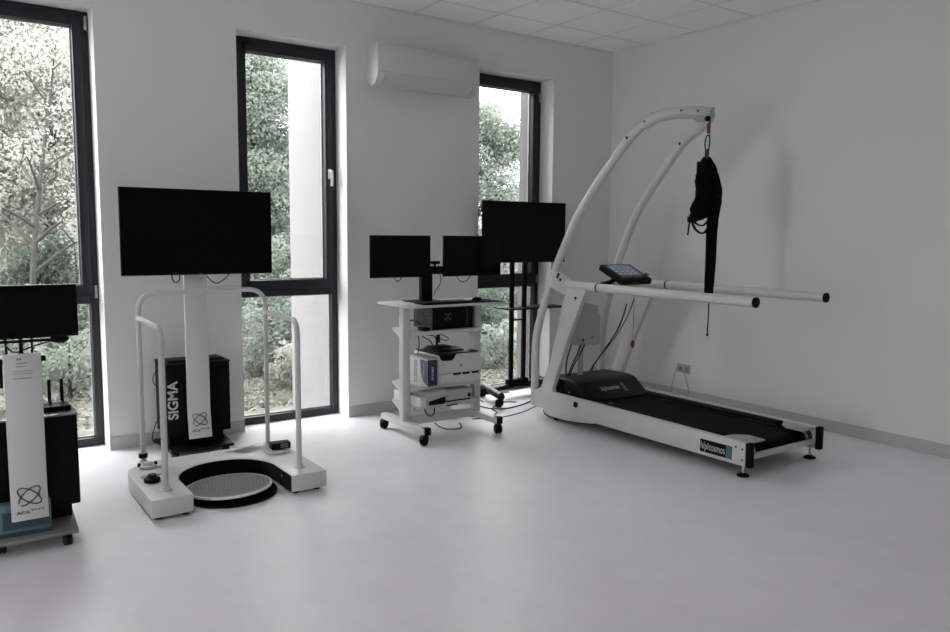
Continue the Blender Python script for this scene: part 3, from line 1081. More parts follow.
# round plate in the opening of the platform
root = thing('round_plate', 'round grey studded standing plate with pale rim on a black base', 'balance plate', (-4.37, -1.36, 0))
m = MB()
m.cyl((-4.37, -1.36, 0), (-4.37, -1.36, 0.016), 0.262, seg=56, bev=0.003)
m.cyl((-4.37, -1.36, 0.015), (-4.37, -1.36, 0.045), 0.20, 0.15, seg=40)
m.build('base', M_BLACKM, root)
tl = Vector((-0.02, 0.035, 1)).normalized()
c0 = Vector((-4.385, -1.375, 0.052))
m = MB()
m.cyl(c0 - tl * 0.008, c0 + tl * 0.006, 0.243, seg=56, bev=0.004)
m.build('rim', M_DISCRIM, root)
m = MB()
m.cyl(c0 + tl * 0.004, c0 + tl * 0.0078, 0.230, seg=56)
tread = m.build('tread', M_DISC, root)
ring_u = tl.orthogonal().normalized()
ring_v = tl.cross(ring_u)
m = MB()
for rr, cnt in ((0.195, 52), (0.175, 46), (0.155, 42), (0.135, 36), (0.115, 30), (0.095, 26), (0.075, 20), (0.055, 14), (0.035, 9), (0.015, 4)):
    for k in range(cnt):
        t = 2 * PI * k / cnt
        c = c0 + tl * 0.0085 + (ring_u * math.cos(t) + ring_v * math.sin(t)) * rr
        m.cyl(c - tl * 0.002, c + tl * 0.0012, 0.004, seg=6)
m.build('stud_pattern', M_GREY, tread, smooth=False)

# ------------------------------------------------------------------ equipment trolley
root = thing('equipment_trolley', 'white steel trolley on black casters carrying two monitors, computer and printer', 'trolley', (-2.55, -0.78, 0))
TX0, TX1 = -2.90, -2.19
FZ0, FZ1 = 0.078, 0.124
for x in (TX0 + 0.0, TX1 - 0.06):
    m = MB()
    m.box(x - 0.002, -1.105, FZ0, x + 0.062, -0.465, FZ1, 0.004)
    m.build('foot_beam', M_WHITE, root)
    m = MB()
    m.box(x, -0.815, FZ1 - 0.002, x + 0.060, -0.755, 0.987, 0.004)
    m.build('upright', M_WHITE, root)
    for y, a in ((-1.085, 0.4), (-0.485, 0.4)):
        m = MB()
        m.box(x + 0.010, y - 0.026, FZ0 - 0.006, x + 0.064 if x > -2.5 else x + 0.064, y + 0.020, FZ1 + 0.003, 0.003) if y < -1 else m.box(x + 0.015, y - 0.02, FZ0 - 0.004, x + 0.045, y + 0.02, FZ0 + 0.002)
        m.build('beam_cap', M_BLACK, root)
        caster(root, x + 0.03, y, FZ0 + 0.002, 0.036, a if x < -2.5 else 1.3, wm=M_BLACK, width=0.034, twin=(x > -2.5))
m = MB()
m.box(TX0 + 0.06, -0.80, FZ0 + 0.002, TX1 - 0.06, -0.77, FZ1 + 0.02, 0.003)
m.build('cross_beam', M_WHITE, root)
# table top
m = MB()
m.box(-2.945, -0.975, 0.985, -2.06, -0.495, 1.003, 0.005)
m.build('tabletop', M_WHITE, root)
SHZ = (0.795, 0.385, 0.24)
for z in SHZ:
    m = MB()
    m.box(TX0 + 0.062, -0.895, z - 0.006, TX1 - 0.062, -0.545, z + 0.006, 0.003)
    m.box(TX0 + 0.062, -0.897, z - 0.022, TX1 - 0.062, -0.888, z + 0.006, 0.002)
    for x in (TX0 + 0.062, TX1 - 0.066):
        m.prism([(-0.56, z), (-0.885, z), (-0.80, z - 0.06), (-0.76, z - 0.06)], 'x', x, x + 0.004)
    for x in (TX0 + 0.006,):
        m.prism([(-0.64, z + 0.018), (-0.755, z + 0.018), (-0.755, z - 0.05), (-0.64, z + 0.004)], 'x', x, x + 0.008)
    m.build('shelf', M_WHITE, root)
# PC lying on the top shelf
z = SHZ[0] + 0.007
root = thing('desktop_computer', 'black desktop computer lying flat on the trolley shelf under the tabletop', 'computer', (-2.48, -0.70, z))
m = MB()
m.box(-2.66, -0.85, z, -2.295, -0.56, z + 0.165, 0.004)
body = m.build('case', M_BLACK, root)
m = MB()
m.box(-2.6625, -0.843, z + 0.006, -2.658, -0.567, z + 0.159)
m.build('rear_panel', M_PCSIDE, root, smooth=False)
m = MB()
m.tube([(-2.663, -0.68 + 0.048 * math.cos(t), z + 0.075 + 0.048 * math.sin(t)) for t in [2 * PI * i / 20 for i in range(20)]], 0.004, 6, closed=True)
for k in range(4):
    m.box(-2.664, -0.72 + 0.02 * k, z + 0.04, -2.661, -0.71 + 0.02 * k, z + 0.11)
for k in range(4):
    m.box(-2.664, -0.83, z + 0.02 + 0.03 * k, -2.661, -0.77, z + 0.03 + 0.03 * k)
m.build('fan_grille', M_GREY, root, smooth=False)
m = MB()
F = frame((-2.52, -0.8506, z + 0.088), (1, 0, 0), (0, 0, 1))
for k in range(6):
    m.box(-0.035 + (k % 3) * 0.022, -0.02 + (k // 3) * 0.03 + (k % 2) * 0.01, 0, -0.022 + (k % 3) * 0.022, -0.004 + (k // 3) * 0.03 + (k % 2) * 0.01, 0.0006, M=F)
m.box(0.165, -0.075, 0, 0.172, 0.075, 0.001, M=F)
m.build('vent', M_GREY, root, smooth=False)
# black box with lead at the upright
m = MB()
m.box(-2.76, -0.875, SHZ[0] + 0.0065, -2.70, -0.79, SHZ[0] + 0.030, 0.004)
o = m.build('power_adapter', M_BLACK)
tag(o, 'small black power adapter beside the computer rear on the trolley shelf', 'adapter')
o = MB()
o.tube(crom([(-2.700, -0.750, 0.830), (-2.730, -0.710, 0.860), (-2.760, -0.680, 0.860), (-2.745, -0.650, 0.800), (-2.700, -0.640, 0.760), (-2.620, -0.680, 0.745), (-2.560, -0.720, 0.730), (-2.555, -0.730, 0.660), (-2.560, -0.750, 0.615)], 6), 0.005, 8)
o.tube(crom([(-2.680, -0.650, 0.800), (-2.660, -0.690, 0.740), (-2.600, -0.710, 0.700), (-2.575, -0.730, 0.640), (-2.580, -0.750, 0.610)], 6), 0.004, 8)
o.tube(crom([(-2.520, -0.630, 0.790), (-2.530, -0.700, 0.740), (-2.550, -0.730, 0.690), (-2.540, -0.750, 0.620)], 6), 0.007, 8)
o.tube(crom([(-2.520, -0.700, 0.750), (-2.480, -0.720, 0.735), (-2.445, -0.730, 0.715), (-2.460, -0.730, 0.695), (-2.520, -0.720, 0.710)], 6), 0.003, 8)
o.box(-2.538, -0.725, 0.68, -2.515, -0.695, 0.76, 0.005)
o = o.build('cable_bundle', M_CABLE)
tag(o, 'tangle of black cables hanging between the computer shelf and the printer', 'cables')
o = MB()
o.tube(crom([(-2.690, -0.650, 0.790), (-2.700, -0.710, 0.720), (-2.715, -0.730, 0.640), (-2.730, -0.700, 0.550), (-2.735, -0.650, 0.480), (-2.720, -0.590, 0.420)], 6), 0.004, 8)
o = o.build('hanging_cable', M_CABLE)
tag(o, 'single black cable hanging down inside the trolley beside the white upright', 'cable')
# printer on the middle shelf
z = SHZ[1] + 0.0065
root = thing('laser_printer', 'white laser printer with black top tray on the middle trolley shelf', 'printer', (-2.46, -0.75, z))
px0, px1, pyf, pyb, pz1 = -2.656, -2.262, -0.93, -0.56, 0.614
m = MB()
m.box(px0, pyf + 0.004, z, px1, pyb, pz1, 0.012, 3)
m.build('housing', M_WHITE2, root)
m = MB()
m.box(px0 + 0.01, pyf + 0.03, pz1 - 0.004, px1 - 0.01, pyb - 0.01, pz1 + 0.009, 0.004)
m.build('top_cover', M_DGREY, root)
m = MB()
m.box(px0 + 0.07, pyf + 0.10, pz1 + 0.006, px1 - 0.10, pyb - 0.03, pz1 + 0.022, 0.006)
m.prism([(px0 + 0.08, pz1 + 0.02), (px1 - 0.11, pz1 + 0.02), (px1 - 0.14, pz1 + 0.034), (px0 + 0.10, pz1 + 0.034)], 'y', pyb - 0.14, pyb - 0.04, 0.003)
m.build('output_tray', M_BLACK, root)
m = MB()
m.prism([(px0 + 0.006, pz1 + 0.004), (px0 + 0.155, pz1 + 0.006), (px0 + 0.135, pz1 - 0.025), (px0 + 0.115, pz1 - 0.045), (px0 + 0.03, pz1 - 0.040), (px0 + 0.012, pz1 - 0.02)], 'y', pyf - 0.004, pyf + 0.03, 0.003)
m.build('control_panel', M_BLACK, root)
m = MB()
m.box(px0 + 0.016, pyf - 0.0008, z + 0.008, px1 - 0.012, pyf + 0.008, z + 0.075, 0.003)
dr = m.build('paper_drawer', M_WHITE2, root)
m = MB()
m.box(px0 + 0.004, pyf + 0.0028, z + 0.078, px1 - 0.004, pyf + 0.0045, z + 0.081)
m.build('seam', M_GREY, root, smooth=False)
for k in range(3):
    m = MB()
    m.box(px0 + 0.13 + k * 0.085, pyf - 0.0012, z + 0.064, px0 + 0.195 + k * 0.085, pyf + 0.002, z + 0.078)
    m.build('grip_slot', M_BLACK, dr, smooth=False)
F = frame((px0 + 0.20, pyf + 0.0035, z + 0.135), (1, 0, 0), (0, 0, 1))
m = MB()
m.tube([F @ Vector((0.009 * math.cos(t), 0.007 * math.sin(t), 0.001)) for t in [2 * PI * i / 16 for i in range(16)]], 0.0015, 5, closed=True)
m.box(-0.003, -0.005, 0, 0.0, 0.006, 0.0012, M=F)
m.box(0.002, -0.007, 0, 0.005, 0.004, 0.0012, M=F)
m.build('badge', M_GREYTXT, root, smooth=False)
# box of paper in front of the printer's side
root = thing('paper_pack', 'white and navy printed carton standing beside the printer on the trolley', 'carton', (-2.73, -0.83, z))
m = MB()
m.box(-2.775, -0.955, z, -2.687, -0.70, 0.600, 0.003)
m.build('carton', M_WHITE2, root)
m = MB()
m.box(-2.772, -0.9566, z + 0.006, -2.690, -0.954, 0.594)
m.build('navy_panel', M_NAVY, root, smooth=False)
m = MB()
m.prism([(-0.955, z + 0.01), (-0.955, 0.59), (-0.855, 0.59), (-0.865, 0.50), (-0.90, 0.43)], 'x', -2.7764, -2.7748)
m.build('slate_panel', M_SLATE, root, smooth=False)
F = frame((-2.7756, -0.79, 0.49), (0, 0, -1), (0, -1, 0))
m = MB()
rr = random.Random(5)
for row in (-0.014, 0.012):
    for k in range(9):
        m.box(-0.085 + k * 0.019, row - 0.006, -0.0002, -0.085 + k * 0.019 + rr.uniform(0.008, 0.014), row + 0.007, 0.0008, M=F)
F2 = frame((-2.73, -0.9568, 0.49), (0, 0, -1), (1, 0, 0))
m.build('printed_lettering', M_GREYTXT, root, smooth=False)
m = MB()
for k in range(8):
    m.box(-0.05 + k * 0.013, -0.008, -0.0002, -0.05 + k * 0.013 + rr.uniform(0.005, 0.010), 0.008, 0.0008, M=F2)
F3 = frame((-2.7768, -0.91, 0.52), (0, 0, -1), (0, -1, 0))
for k in range(7):
    m.box(-0.05 + k * 0.014, -0.006, 0, -0.05 + k * 0.014 + rr.uniform(0.006, 0.010), 0.006, 0.0008, M=F3)
m.build('pale_lettering', M_LETTER, root, smooth=False)
# papers on top of the carton
m = MB()
m.box(-2.772, -0.95, 0.6005, -2.695, -0.69, 0.612, 0.002)
o = m.build('paper_stack', M_STICK)
tag(o, 'thin grey stack of papers on top of the printed carton', 'papers')
# lower devices
z3 = SHZ[2] + 0.0065
root = thing('network_cabinet', 'grey metal unit with black socket under the printer on the lowest trolley shelf', 'power unit', (-2.45, -0.75, z3))
m = MB()
m.box(-2.575, -0.905, z3 + 0.012, -2.335, -0.58, 0.338, 0.005)
m.build('case', M_CREAM, root)
m = MB()
m.box(-2.375, -0.908, 0.268, -2.350, -0.904, 0.298, 0.002)
m.build('socket', M_BLACK, root)
m = MB()
m.box(-2.565, -0.90, z3, -2.345, -0.59, z3 + 0.013)
m.build('plinth', M_BLACK, root)
root = thing('packaging_box', 'open white packaging tray leaning on the grey unit below the printer', 'packaging', (-2.70, -0.9, z3))
m = MB()
Rt = Matrix.Translation((-2.695, -0.935, 0.325)) @ Matrix.Rotation(math.radians(-10), 4, 'Y') @ Matrix.Rotation(math.radians(8), 4, 'X')
m.box(-0.09, -0.03, -0.028, 0.09, 0.11, 0.026, 0.010, 3, M=Rt)
for k in range(4):
    m.box(-0.08, -0.0315, -0.022 + k * 0.012, 0.08, -0.028, -0.018 + k * 0.012, 0.001, M=Rt)
m.build('tray', M_CREAM, root)
m = MB()
m.box(-2.755, -0.935, z3, -2.60, -0.915, z3 + 0.05, 0.003)
m.box(-2.755, -0.93, z3, -2.60, -0.82, z3 + 0.05, 0.003)
m.build('support', M_BLACK, root)
root = thing('white_carton', 'flat white carton with yellow corner label on the lowest trolley shelf', 'carton', (-2.80, -0.75, z3))
m = MB()
m.box(-2.835, -0.885, z3, -2.765, -0.56, z3 + 0.070, 0.003)
m.box(-2.835, -0.96, z3 + 0.001, -2.765, -0.88, z3 + 0.070, 0.003)
m.build('carton', M_WHITE2, root)
m = MB()
m.box(-2.790, -0.9615, z3 + 0.005, -2.764, -0.93, z3 + 0.068)
m.build('yellow_label', M_YELLOW, root, smooth=False)
o = MB()
o.tube(crom([(-2.58, -0.86, z3 - 0.03), (-2.55, -0.91, z3 - 0.025), (-2.50, -0.915, z3 - 0.02), (-2.46, -0.89, z3 - 0.03)], 6), 0.006, 8)
o.tube(crom([(-2.74, -0.84, 0.225), (-2.73, -0.88, 0.17), (-2.70, -0.89, 0.155), (-2.66, -0.87, 0.17), (-2.64, -0.84, 0.225)], 6), 0.005, 8)
o = o.build('looped_cable', M_CABLE)
tag(o, 'black looped cable hanging under the lowest trolley shelf', 'cable')

# monitor stand and monitors on the trolley
root = thing('monitor_stand', 'black twin arm monitor stand on the trolley tabletop', 'monitor stand', (-2.63, -0.68, 1.003))
m = MB()
m.box(-2.76, -0.78, 1.003, -2.50, -0.56, 1.012, 0.003)
m.build('foot_plate', M_METAL_BLACK, root)
m = MB()
m.box(-2.680, -0.72, 1.010, -2.582, -0.672, 1.275, 0.006)
m.build('post', M_METAL_BLACK, root)
m = MB()
m.box(-2.95, -0.685, 1.222, -2.12, -0.655, 1.272, 0.004)
m.box(-2.69, -0.728, 1.215, -2.478, -0.665, 1.278, 0.012)
m.build('cross_arm', M_METAL_BLACK, root)
mn = television('monitor', 'black monitor on the twin arm stand in front of plain wall', -3.130, -2.6215, -0.75, 1.199, 1.511, 'monitor', logo=False, depth=0.055)
dangling(mn, [(-2.93, -0.71, 1.22), (-2.91, -0.715, 1.185), (-2.885, -0.715, 1.168), (-2.86, -0.715, 1.19), (-2.85, -0.71, 1.22)], 0.0035, 'signal_cord')
mn = television('monitor', 'black monitor on the twin arm stand overlapping the tall television', -2.500, -1.953, -0.75, 1.197, 1.512, 'monitor', logo=False, depth=0.055)
dangling(mn, [(-2.37, -0.715, 1.22), (-2.345, -0.715, 1.175), (-2.31, -0.715, 1.152), (-2.265, -0.715, 1.158), (-2.235, -0.715, 1.19), (-2.24, -0.715, 1.22)], 0.0035, 'signal_cord')
dangling(mn, [(-2.55, -0.712, 1.28), (-2.525, -0.74, 1.20), (-2.53, -0.74, 1.14), (-2.57, -0.74, 1.09), (-2.585, -0.74, 1.05)], 0.003, 'power_cord')
root = thing('webcam', 'small black webcam on the stand arm between the two trolley monitors', 'webcam', (-2.55, -0.70, 1.278))
m = MB()
m.box(-2.592, -0.72, 1.292, -2.512, -0.692, 1.316, 0.008, 3)
m.build('body', M_BLACK, root)
m = MB()
m.cyl((-2.552, -0.70, 1.276), (-2.552, -0.70, 1.294), 0.010, seg=10)
m.build('clip', M_BLACK, root)
m = MB()
m.cyl((-2.552, -0.724, 1.304), (-2.552, -0.718, 1.304), 0.009, seg=14)
m.build('lens', M_SCREEN, root)
keyboard('keyboard', 'black keyboard at the front of the trolley tabletop below the monitors', -2.80, -2.36, -0.955, -0.80, 1.003)
m = MB()
m.box(-2.35, -0.965, 1.003, -2.085, -0.72, 1.007, 0.001)
o = m.build('mouse_pad', M_BLACKM)
tag(o, 'flat black mouse pad on the trolley tabletop beside the keyboard', 'mouse pad')
root = thing('computer_mouse', 'black computer mouse on the pad at the trolley tabletop end', 'mouse', (-2.24, -0.83, 1.007))
m = MB()
m.sphere((-2.24, -0.83, 1.010), 0.03, (1.7, 1.05, 0.95), 20)
bmesh.ops.bisect_plane(m.bm, geom=m.bm.verts[:] + m.bm.edges[:] + m.bm.faces[:], plane_co=(0, 0, 1.0075), plane_no=(0, 0, 1), clear_inner=True)
m.build('shell', M_BLACK, root)
m = MB()
m.cyl((-2.258, -0.847, 1.035), (-2.258, -0.840, 1.035), 0.006, seg=10)
m.build('scroll_wheel', M_DGREY, root)

# ------------------------------------------------------------------ television stand in the corner window
root = thing('television_stand', 'black wheeled television stand with twin posts standing in the corner window', 'television stand', (-1.2, -0.05, 0))
UX = (-1.290, -1.140)
for x in UX:
    m = MB()
    m.box(x - 0.018, -0.066, 0.10, x + 0.018, -0.030, 1.62, 0.004)
    m.build('post', M_METAL_BLACK, root)
m = MB()
m.box(-1.33, -0.08, 0.10, -1.10, -0.015, 0.165, 0.003)
m.box(UX[0], -0.07, 0.72, UX[1], -0.03, 0.735)
m.build('cross_bar', M_METAL_BLACK, root)
m = MB()
m.tube([(-1.60, -0.08, 0.085), (-1.28, -0.055, 0.100), (-1.15, -0.05, 0.100), (-0.84, -0.055, 0.088)], 0.032, 14, flat=(0.045, 0.026))
m.build('base_beam', M_METAL_BLACK, root)
for xa, xb, ya, yb in ((-1.60, -1.555, -0.40, 0.085), (-0.83, -0.845, -0.40, 0.085)):
    m = MB()
    if xa < -1.2:
        m.tube([(-1.665, -0.40, 0.098), (-1.515, 0.075, 0.098)], 0.034, 14)
        ends = ((-1.655, -0.385), (-1.520, 0.06))
    else:
        m.tube([(-0.83, -0.40, 0.098), (-0.845, 0.075, 0.098)], 0.034, 14)
        ends = ((-0.83, -0.385), (-0.845, 0.06))
    m.build('leg', M_DGREY, root)
    for ex_, ey_ in ends:
        caster(root, ex_, ey_, 0.075, 0.034, -0.9, wm=M_BLACK, width=0.036, twin=True)
m = MB()
m.prism([(-1.41, -0.19), (-0.73, -0.19), (-0.73, 0.08), (-1.41, 0.08)], 'z', 0.832, 0.846, 0.003)
m.build('shelf', M_METAL_BLACK, root)
m = MB()
m.box(-1.38, -0.075, 1.36, -1.06, -0.045, 1.70, 0.004)
m.build('mounting_plate', M_METAL_BLACK, root)
tvB = television('television', 'black television on the wheeled stand covering the corner window', -1.684, -0.708, -0.125, 1.268, 1.828, 'television', depth=0.05)

# ------------------------------------------------------------------ treadmill with safety arch
TC = -1.19
root = thing('treadmill', 'white and black medical treadmill with curved safety arch along the bare wall', 'treadmill', (TC, -1.8, 0))


def mir(x, s):
    return TC + s * (x - TC)


XO, XI = -1.600, -1.556
prof = [(-0.735, 0.083), (-0.732, 0.215), (-0.80, 0.225), (-0.857, 0.254), (-0.963, 0.475), (-1.035, 0.714), (-1.112, 0.985), (-1.165, 1.11), (-1.25, 1.13), (-1.375, 1.095), (-1.349, 1.046), (-1.175, 0.689), (-1.005, 0.262), (-1.01, 0.240), (-1.07, 0.236), (-2.862, 0.227), (-2.870, 0.075), (-0.90, 0.078)]
gusset = [(-0.90, 1.10), (-0.955, 1.215), (-1.02, 1.235), (-1.21, 1.14), (-1.13, 1.03)]
for s in (1, -1):
    m = MB()
    m.prism(prof, 'x', mir(XO, s), mir(XI, s), 0.005)
    pan = m.build('side_frame', M_WHITE, root)
    m = MB()
    m.prism(gusset, 'x', mir(XO + 0.036, s), mir(XO + 0.060, s), 0.004)
    m.build('gusset_plate', M_WHITE, root)
    m = MB()
    xo = mir(XO, s)
    d = -0.004 * s
    for (y, z) in ((-0.765, 0.19), (-0.765, 0.125), (-1.264, 1.032), (-1.005, 1.185), (-1.04, 1.165), (-1.018, 1.205), (-2.64 - 0.155, 0.19), (-2.845, 0.115), (-2.845, 0.185)):
        q = xo + (0.035 * s if z > 1.1 else 0)
        m.cyl((q + 0.002 * s, y, z), (q + d, y, z), 0.012 if y > -2 else 0.006, seg=12)
    m.cyl((xo + 0.001 * s, -1.295, 0.185), (xo + d * 1.5, -1.295, 0.185), 0.024, seg=16)
    m.build('bolt', M_BLACK, pan)
    # rear end cap and levelling foot
    m = MB()
    m.box(mir(XO, s), -2.902, 0.072, mir(XI, s), -2.866, 0.230, 0.004)
    m.build('end_cap', M_BLACKM, root)
    m = MB()
    xf = mir(-1.562, s)
    m.cyl((xf, -2.83, 0.0), (xf, -2.83, 0.012), 0.040, seg=20, bev=0.004)
    m.cyl((xf, -2.83, 0.011), (xf, -2.83, 0.022), 0.036, 0.016, seg=20)
    ft = m.build('levelling_foot', M_BLACK, root)
    m = MB()
    m.cyl((xf, -2.83, 0.02), (xf, -2.83, 0.08), 0.009, seg=12)
    m.build('spindle', M_CHROME, ft)
    # front wheel housing
    m = MB()
    m.prism([(-0.885, 0.079), (-0.905, 0.040), (-0.96, 0.026), (-1.165, 0.030), (-1.35, 0.048), (-1.495, 0.068), (-1.50, 0.079)], 'x', mir(XO + 0.008, s), mir(XI + 0.07, s), 0.002)
    hs = m.build('wheel_housing', M_WHITE, root)
    m = MB()
    m.ribbon([(mir(XO + 0.03, s), y, z - 0.004) for y, z in ((-0.89, 0.07), (-0.905, 0.040), (-0.96, 0.026), (-1.165, 0.030), (-1.35, 0.048), (-1.495, 0.068))], 0.05, 0.006, (1, 0, 0))
    m.build('rubber_edge', M_BLACKM, hs)
    m = MB()
    m.cyl((mir(XO + 0.02, s), -1.03, 0.036), (mir(XO + 0.05, s), -1.03, 0.036), 0.036, seg=20, bev=0.004)
    m.build('transport_wheel', M_BLACK, root)
    # mast of the arch
    yz = [(-0.755, 0.10), (-0.755, 0.35), (-0.758, 0.62), (-0.79, 0.80), (-0.848, 0.985), (-0.935, 1.21), (-1.035, 1.42), (-1.16, 1.65), (-1.32, 1.86), (-1.50, 2.055), (-1.68, 2.235), (-1.845, 2.335)]
    pts = [(TC - s * (0.388 - 0.06 * max(0, z - 0.6)), y, z) for y, z in yz]
    pts += [(TC - s * 0.205, -1.985, 2.382)]
    m = MB()
    m.tube(crom(pts, 6), 0.033, 16)
    mast = m.build('arch_mast', M_WHITE, root)
    m = MB()
    for k in (-3, -2):
        p = Vector(pts[k])
        m.cyl(p + Vector((-0.036, -0.005, 0.006)), p + Vector((-0.028, 0, 0)), 0.011, seg=10)
    m.build('bolt', M_BLACK, mast)
    # hand rail
    xr = mir(-1.578, s)
    m = MB()
    m.tube([(xr, -1.14, 1.128), (xr, -2.872, 1.118)], 0.0325, 20)
    rail = m.build('hand_rail', M_WHITE, root)
    m = MB()
    m.cyl((xr, -2.868, 1.118), (xr, -2.885, 1.118), 0.0335, seg=20, bev=0.003)
    m.build('rail_cap', M_BLACK, rail)
    m = MB()
    m.cyl((xr, -1.485, 1.126), (xr, -1.498, 1.126), 0.0345, seg=20)
    m.build('rail_ring', M_BLACK, rail)

# apex of the arch: boomerang bracket joining both masts
m = MB()
for s in (1, -1):
    pts = [(TC - s * 0.288, -1.83, 2.325), (TC - s * 0.245, -1.93, 2.372), (TC - s * 0.16, -2.03, 2.392), (TC - s * 0.06, -2.11, 2.396), (TC, -2.15, 2.394)]
    m.tube(crom(pts, 5), 0.04, 16, flat=(0.040, 0.040))
web = [(TC - 0.235, -1.945), (TC - 0.12, -2.08), (TC - 0.03, -2.168), (TC + 0.03, -2.168), (TC + 0.12, -2.08), (TC + 0.235, -1.945), (TC + 0.10, -1.955), (TC, -2.02), (TC - 0.10, -1.955)]
m.prism(web, 'z', 2.36, 2.418, 0.012)
apex = m.build('apex_bracket', M_WHITE, root)
m = MB()
m.box(TC - 0.02, -2.195, 2.412, TC + 0.02, -2.13, 2.424, 0.003)
m.cyl((TC, -2.172, 2.42), (TC, -2.172, 2.335), 0.006, seg=10)
m.build('hook', M_CHROME, apex)
m = MB()
for dx, dy in ((-0.175, -2.055), (-0.075, -2.12)):
    m.cyl((TC + dx - 0.026, dy - 0.02, 2.395), (TC + dx - 0.036, dy - 0.03, 2.395), 0.007, seg=10)
m.sphere((TC - 0.03, -2.17, 2.345), 0.022, (1, 1, 0.9), 12)
m.box(-1.462, -1.93, 2.365, -1.432, -1.86, 2.400, 0.008)
m.build('bolt', M_BLACK, apex)

# deck, belt, rollers, rear bar
m = MB()
m.box(mir(XI, 1), -2.80, 0.10, mir(XI, -1), -0.80, 0.196)
m.build('deck', M_BLACKM, root, smooth=False)
m = MB()
bx0, bx1 = TC - 0.27, TC + 0.27
bp = [(-0.95, 0.202), (-2.79, 0.202)] + [(-2.79 - 0.05 * math.sin(t), 0.152 + 0.05 * math.cos(t)) for t in [PI * i / 10 for i in range(1, 10)]] + [(-2.79, 0.102), (-0.95, 0.102)]
m.prism(bp, 'x', bx0, bx1)
m.build('running_belt', M_BELT, root)
for s in (1, -1):
    m = MB()
    m.box(mir(XI, s), -2.62, 0.19, mir(-1.462, s), -1.0, 0.222, 0.004)
    ra = m.build('foot_rail', M_BLACKM, root)
    m = MB()
    m.box(mir(-1.464, s), -2.62, 0.2015, mir(-1.459, s), -1.3, 0.2045)
    m.build('edge_strip', M_CHROME, ra, smooth=False)
    m = MB()
    xx = lambda x: mir(x, s)
    m.prism([(xx(-1.545), -2.66), (xx(-1.535), -2.868), (xx(-1.40), -2.868), (xx(-1.39), -2.74), (xx(-1.455), -2.675)], 'z', 0.215, 0.2265, 0.003)
    cp = m.build('corner_plate', M_STICK, root)
    m = MB()
    m.prism([(xx(-1.47), -2.80), (xx(-1.47), -2.855), (xx(-1.41), -2.855), (xx(-1.405), -2.80)], 'z', 0.2264, 0.2272)
    m.build('warning_sticker', M_ORANGE, cp, smooth=False)
    m = MB()
    m.cyl((xx(XI - 0.002), -2.80, 0.152), (xx(-1.462), -2.80, 0.152), 0.046, seg=20)
    m.build('roller_end', M_DGREY, root)
    m = MB()
    m.cyl((xx(-1.50), -2.80, 0.152), (xx(-1.475), -2.80, 0.152), 0.050, seg=20)
    m.build('roller_ring', M_CHROME, root)
m = MB()
m.box(mir(XI, 1), -2.872, 0.112, mir(XI, -1), -2.845, 0.146, 0.003)
m.build('rear_bar', M_WHITE, root)
m = MB()
m.box(mir(XI, 1), -0.86, 0.10, mir(XI, -1), -0.76, 0.20, 0.004)
m.build('front_bar', M_WHITE, root)
m = MB()
m.box(-1.455, -1.48, 0.2025, -1.36, -1.44, 0.2035)
m.build('deck_sticker', M_GREY, root, smooth=False)

# motor hood
m = MB()
hp = [(-0.82, 0.205), (-0.83, 0.335), (-0.90, 0.347), (-1.16, 0.348), (-1.23, 0.336), (-1.40, 0.205)]
m.prism(hp, 'x', -1.522, -0.858, 0.022, 4)
hood = m.build('motor_hood', M_HOOD, root)
ax = Vector((1, 0, 0))
nrm_up = (Vector((0, -1.23, 0.336)) - Vector((0, -1.40, 0.205))).normalized()
F = frame(Vector((-1.20, -1.315, 0.2705)) + Vector((0, -0.131, 0.17)).normalized() * 0.0012, ax, nrm_up)
text('lettering', 'h/p/cosmos', M_LETTER, hood, F @ Matrix.Translation((-0.03, 0.02, 0)), 0.062, 0.0004, 0.0004, 0.72)
m = MB()
m.prism([(0.105, -0.035), (0.14, -0.035), (0.14, 0.06), (0.105, 0.06)], 'z', 0.0, 0.0012, M=F)
m.build('blue_badge', M_BLUE, hood, smooth=False)
m = MB()
for y in (-1.02, -1.13):
    m.cyl((-1.5195, y, 0.246), (-1.5245, y, 0.246), 0.007, seg=10)
m.build('screw', M_CHROME, hood)

# sign on the side frame
m = MB()
m.box(XO - 0.0016, -2.768, 0.099, XO + 0.001, -2.516, 0.184)
sign = m.build('maker_sign', M_BLACK, root, smooth=False)
m = MB()
m.box(XO - 0.0028, -2.768, 0.099, XO - 0.0012, -2.722, 0.184)
m.build('blue_badge', M_BLUE, sign, smooth=False)
F = frame((XO - 0.0025, -2.618, 0.142), (0, -1, 0), (0, 0, 1))
text('lettering', 'h/p/cosmos', M_LETTER, sign, F, 0.070, 0.0004, 0.0003, 0.60)
F = frame((XO - 0.0032, -2.745, 0.142), (0, 0, 1), (0, 1, 0))
text_lines(sign, F, [(-0.030, 0.030, 0.004, 0.014)])

# cross tube, console bracket and console between the rails
m = MB()
m.tube(fillet([(-1.578, -1.30, 1.122), (-1.578, -1.19, 1.122), (-0.802, -1.19, 1.122), (-0.802, -1.30, 1.122)], 0.06), 0.026, 14)
m.build('cross_tube', M_WHITE, root)
m = MB()
m.tube([(-1.27, -1.19, 1.122), (-1.265, -1.30, 1.15), (-1.26, -1.40, 1.20)], 0.02, 10)
m.build('console_arm', M_BLACK, root)
yA, zA, yD, zD = -1.345, 1.298, -1.60, 1.186
ey = Vector((0, yA - yD, zA - zD)).normalized()
Lc = math.hypot(yA - yD, zA - zD)
F = frame((-1.26, (yA + yD) / 2, (zA + zD) / 2), (1, 0, 0), ey)
m = MB()
m.box(-0.165, -Lc / 2, -0.048, 0.165, Lc / 2, 0.0, 0.010, 3, M=F)
con = m.build('console', M_BLACK, root)
m = MB()
m.box(-0.125, -Lc / 2 + 0.075, -0.001, 0.125, Lc / 2 - 0.025, 0.0012, M=F)
scr = m.build('display', M_TABSCREEN, con, smooth=False)
m = MB()
rr = random.Random(2)
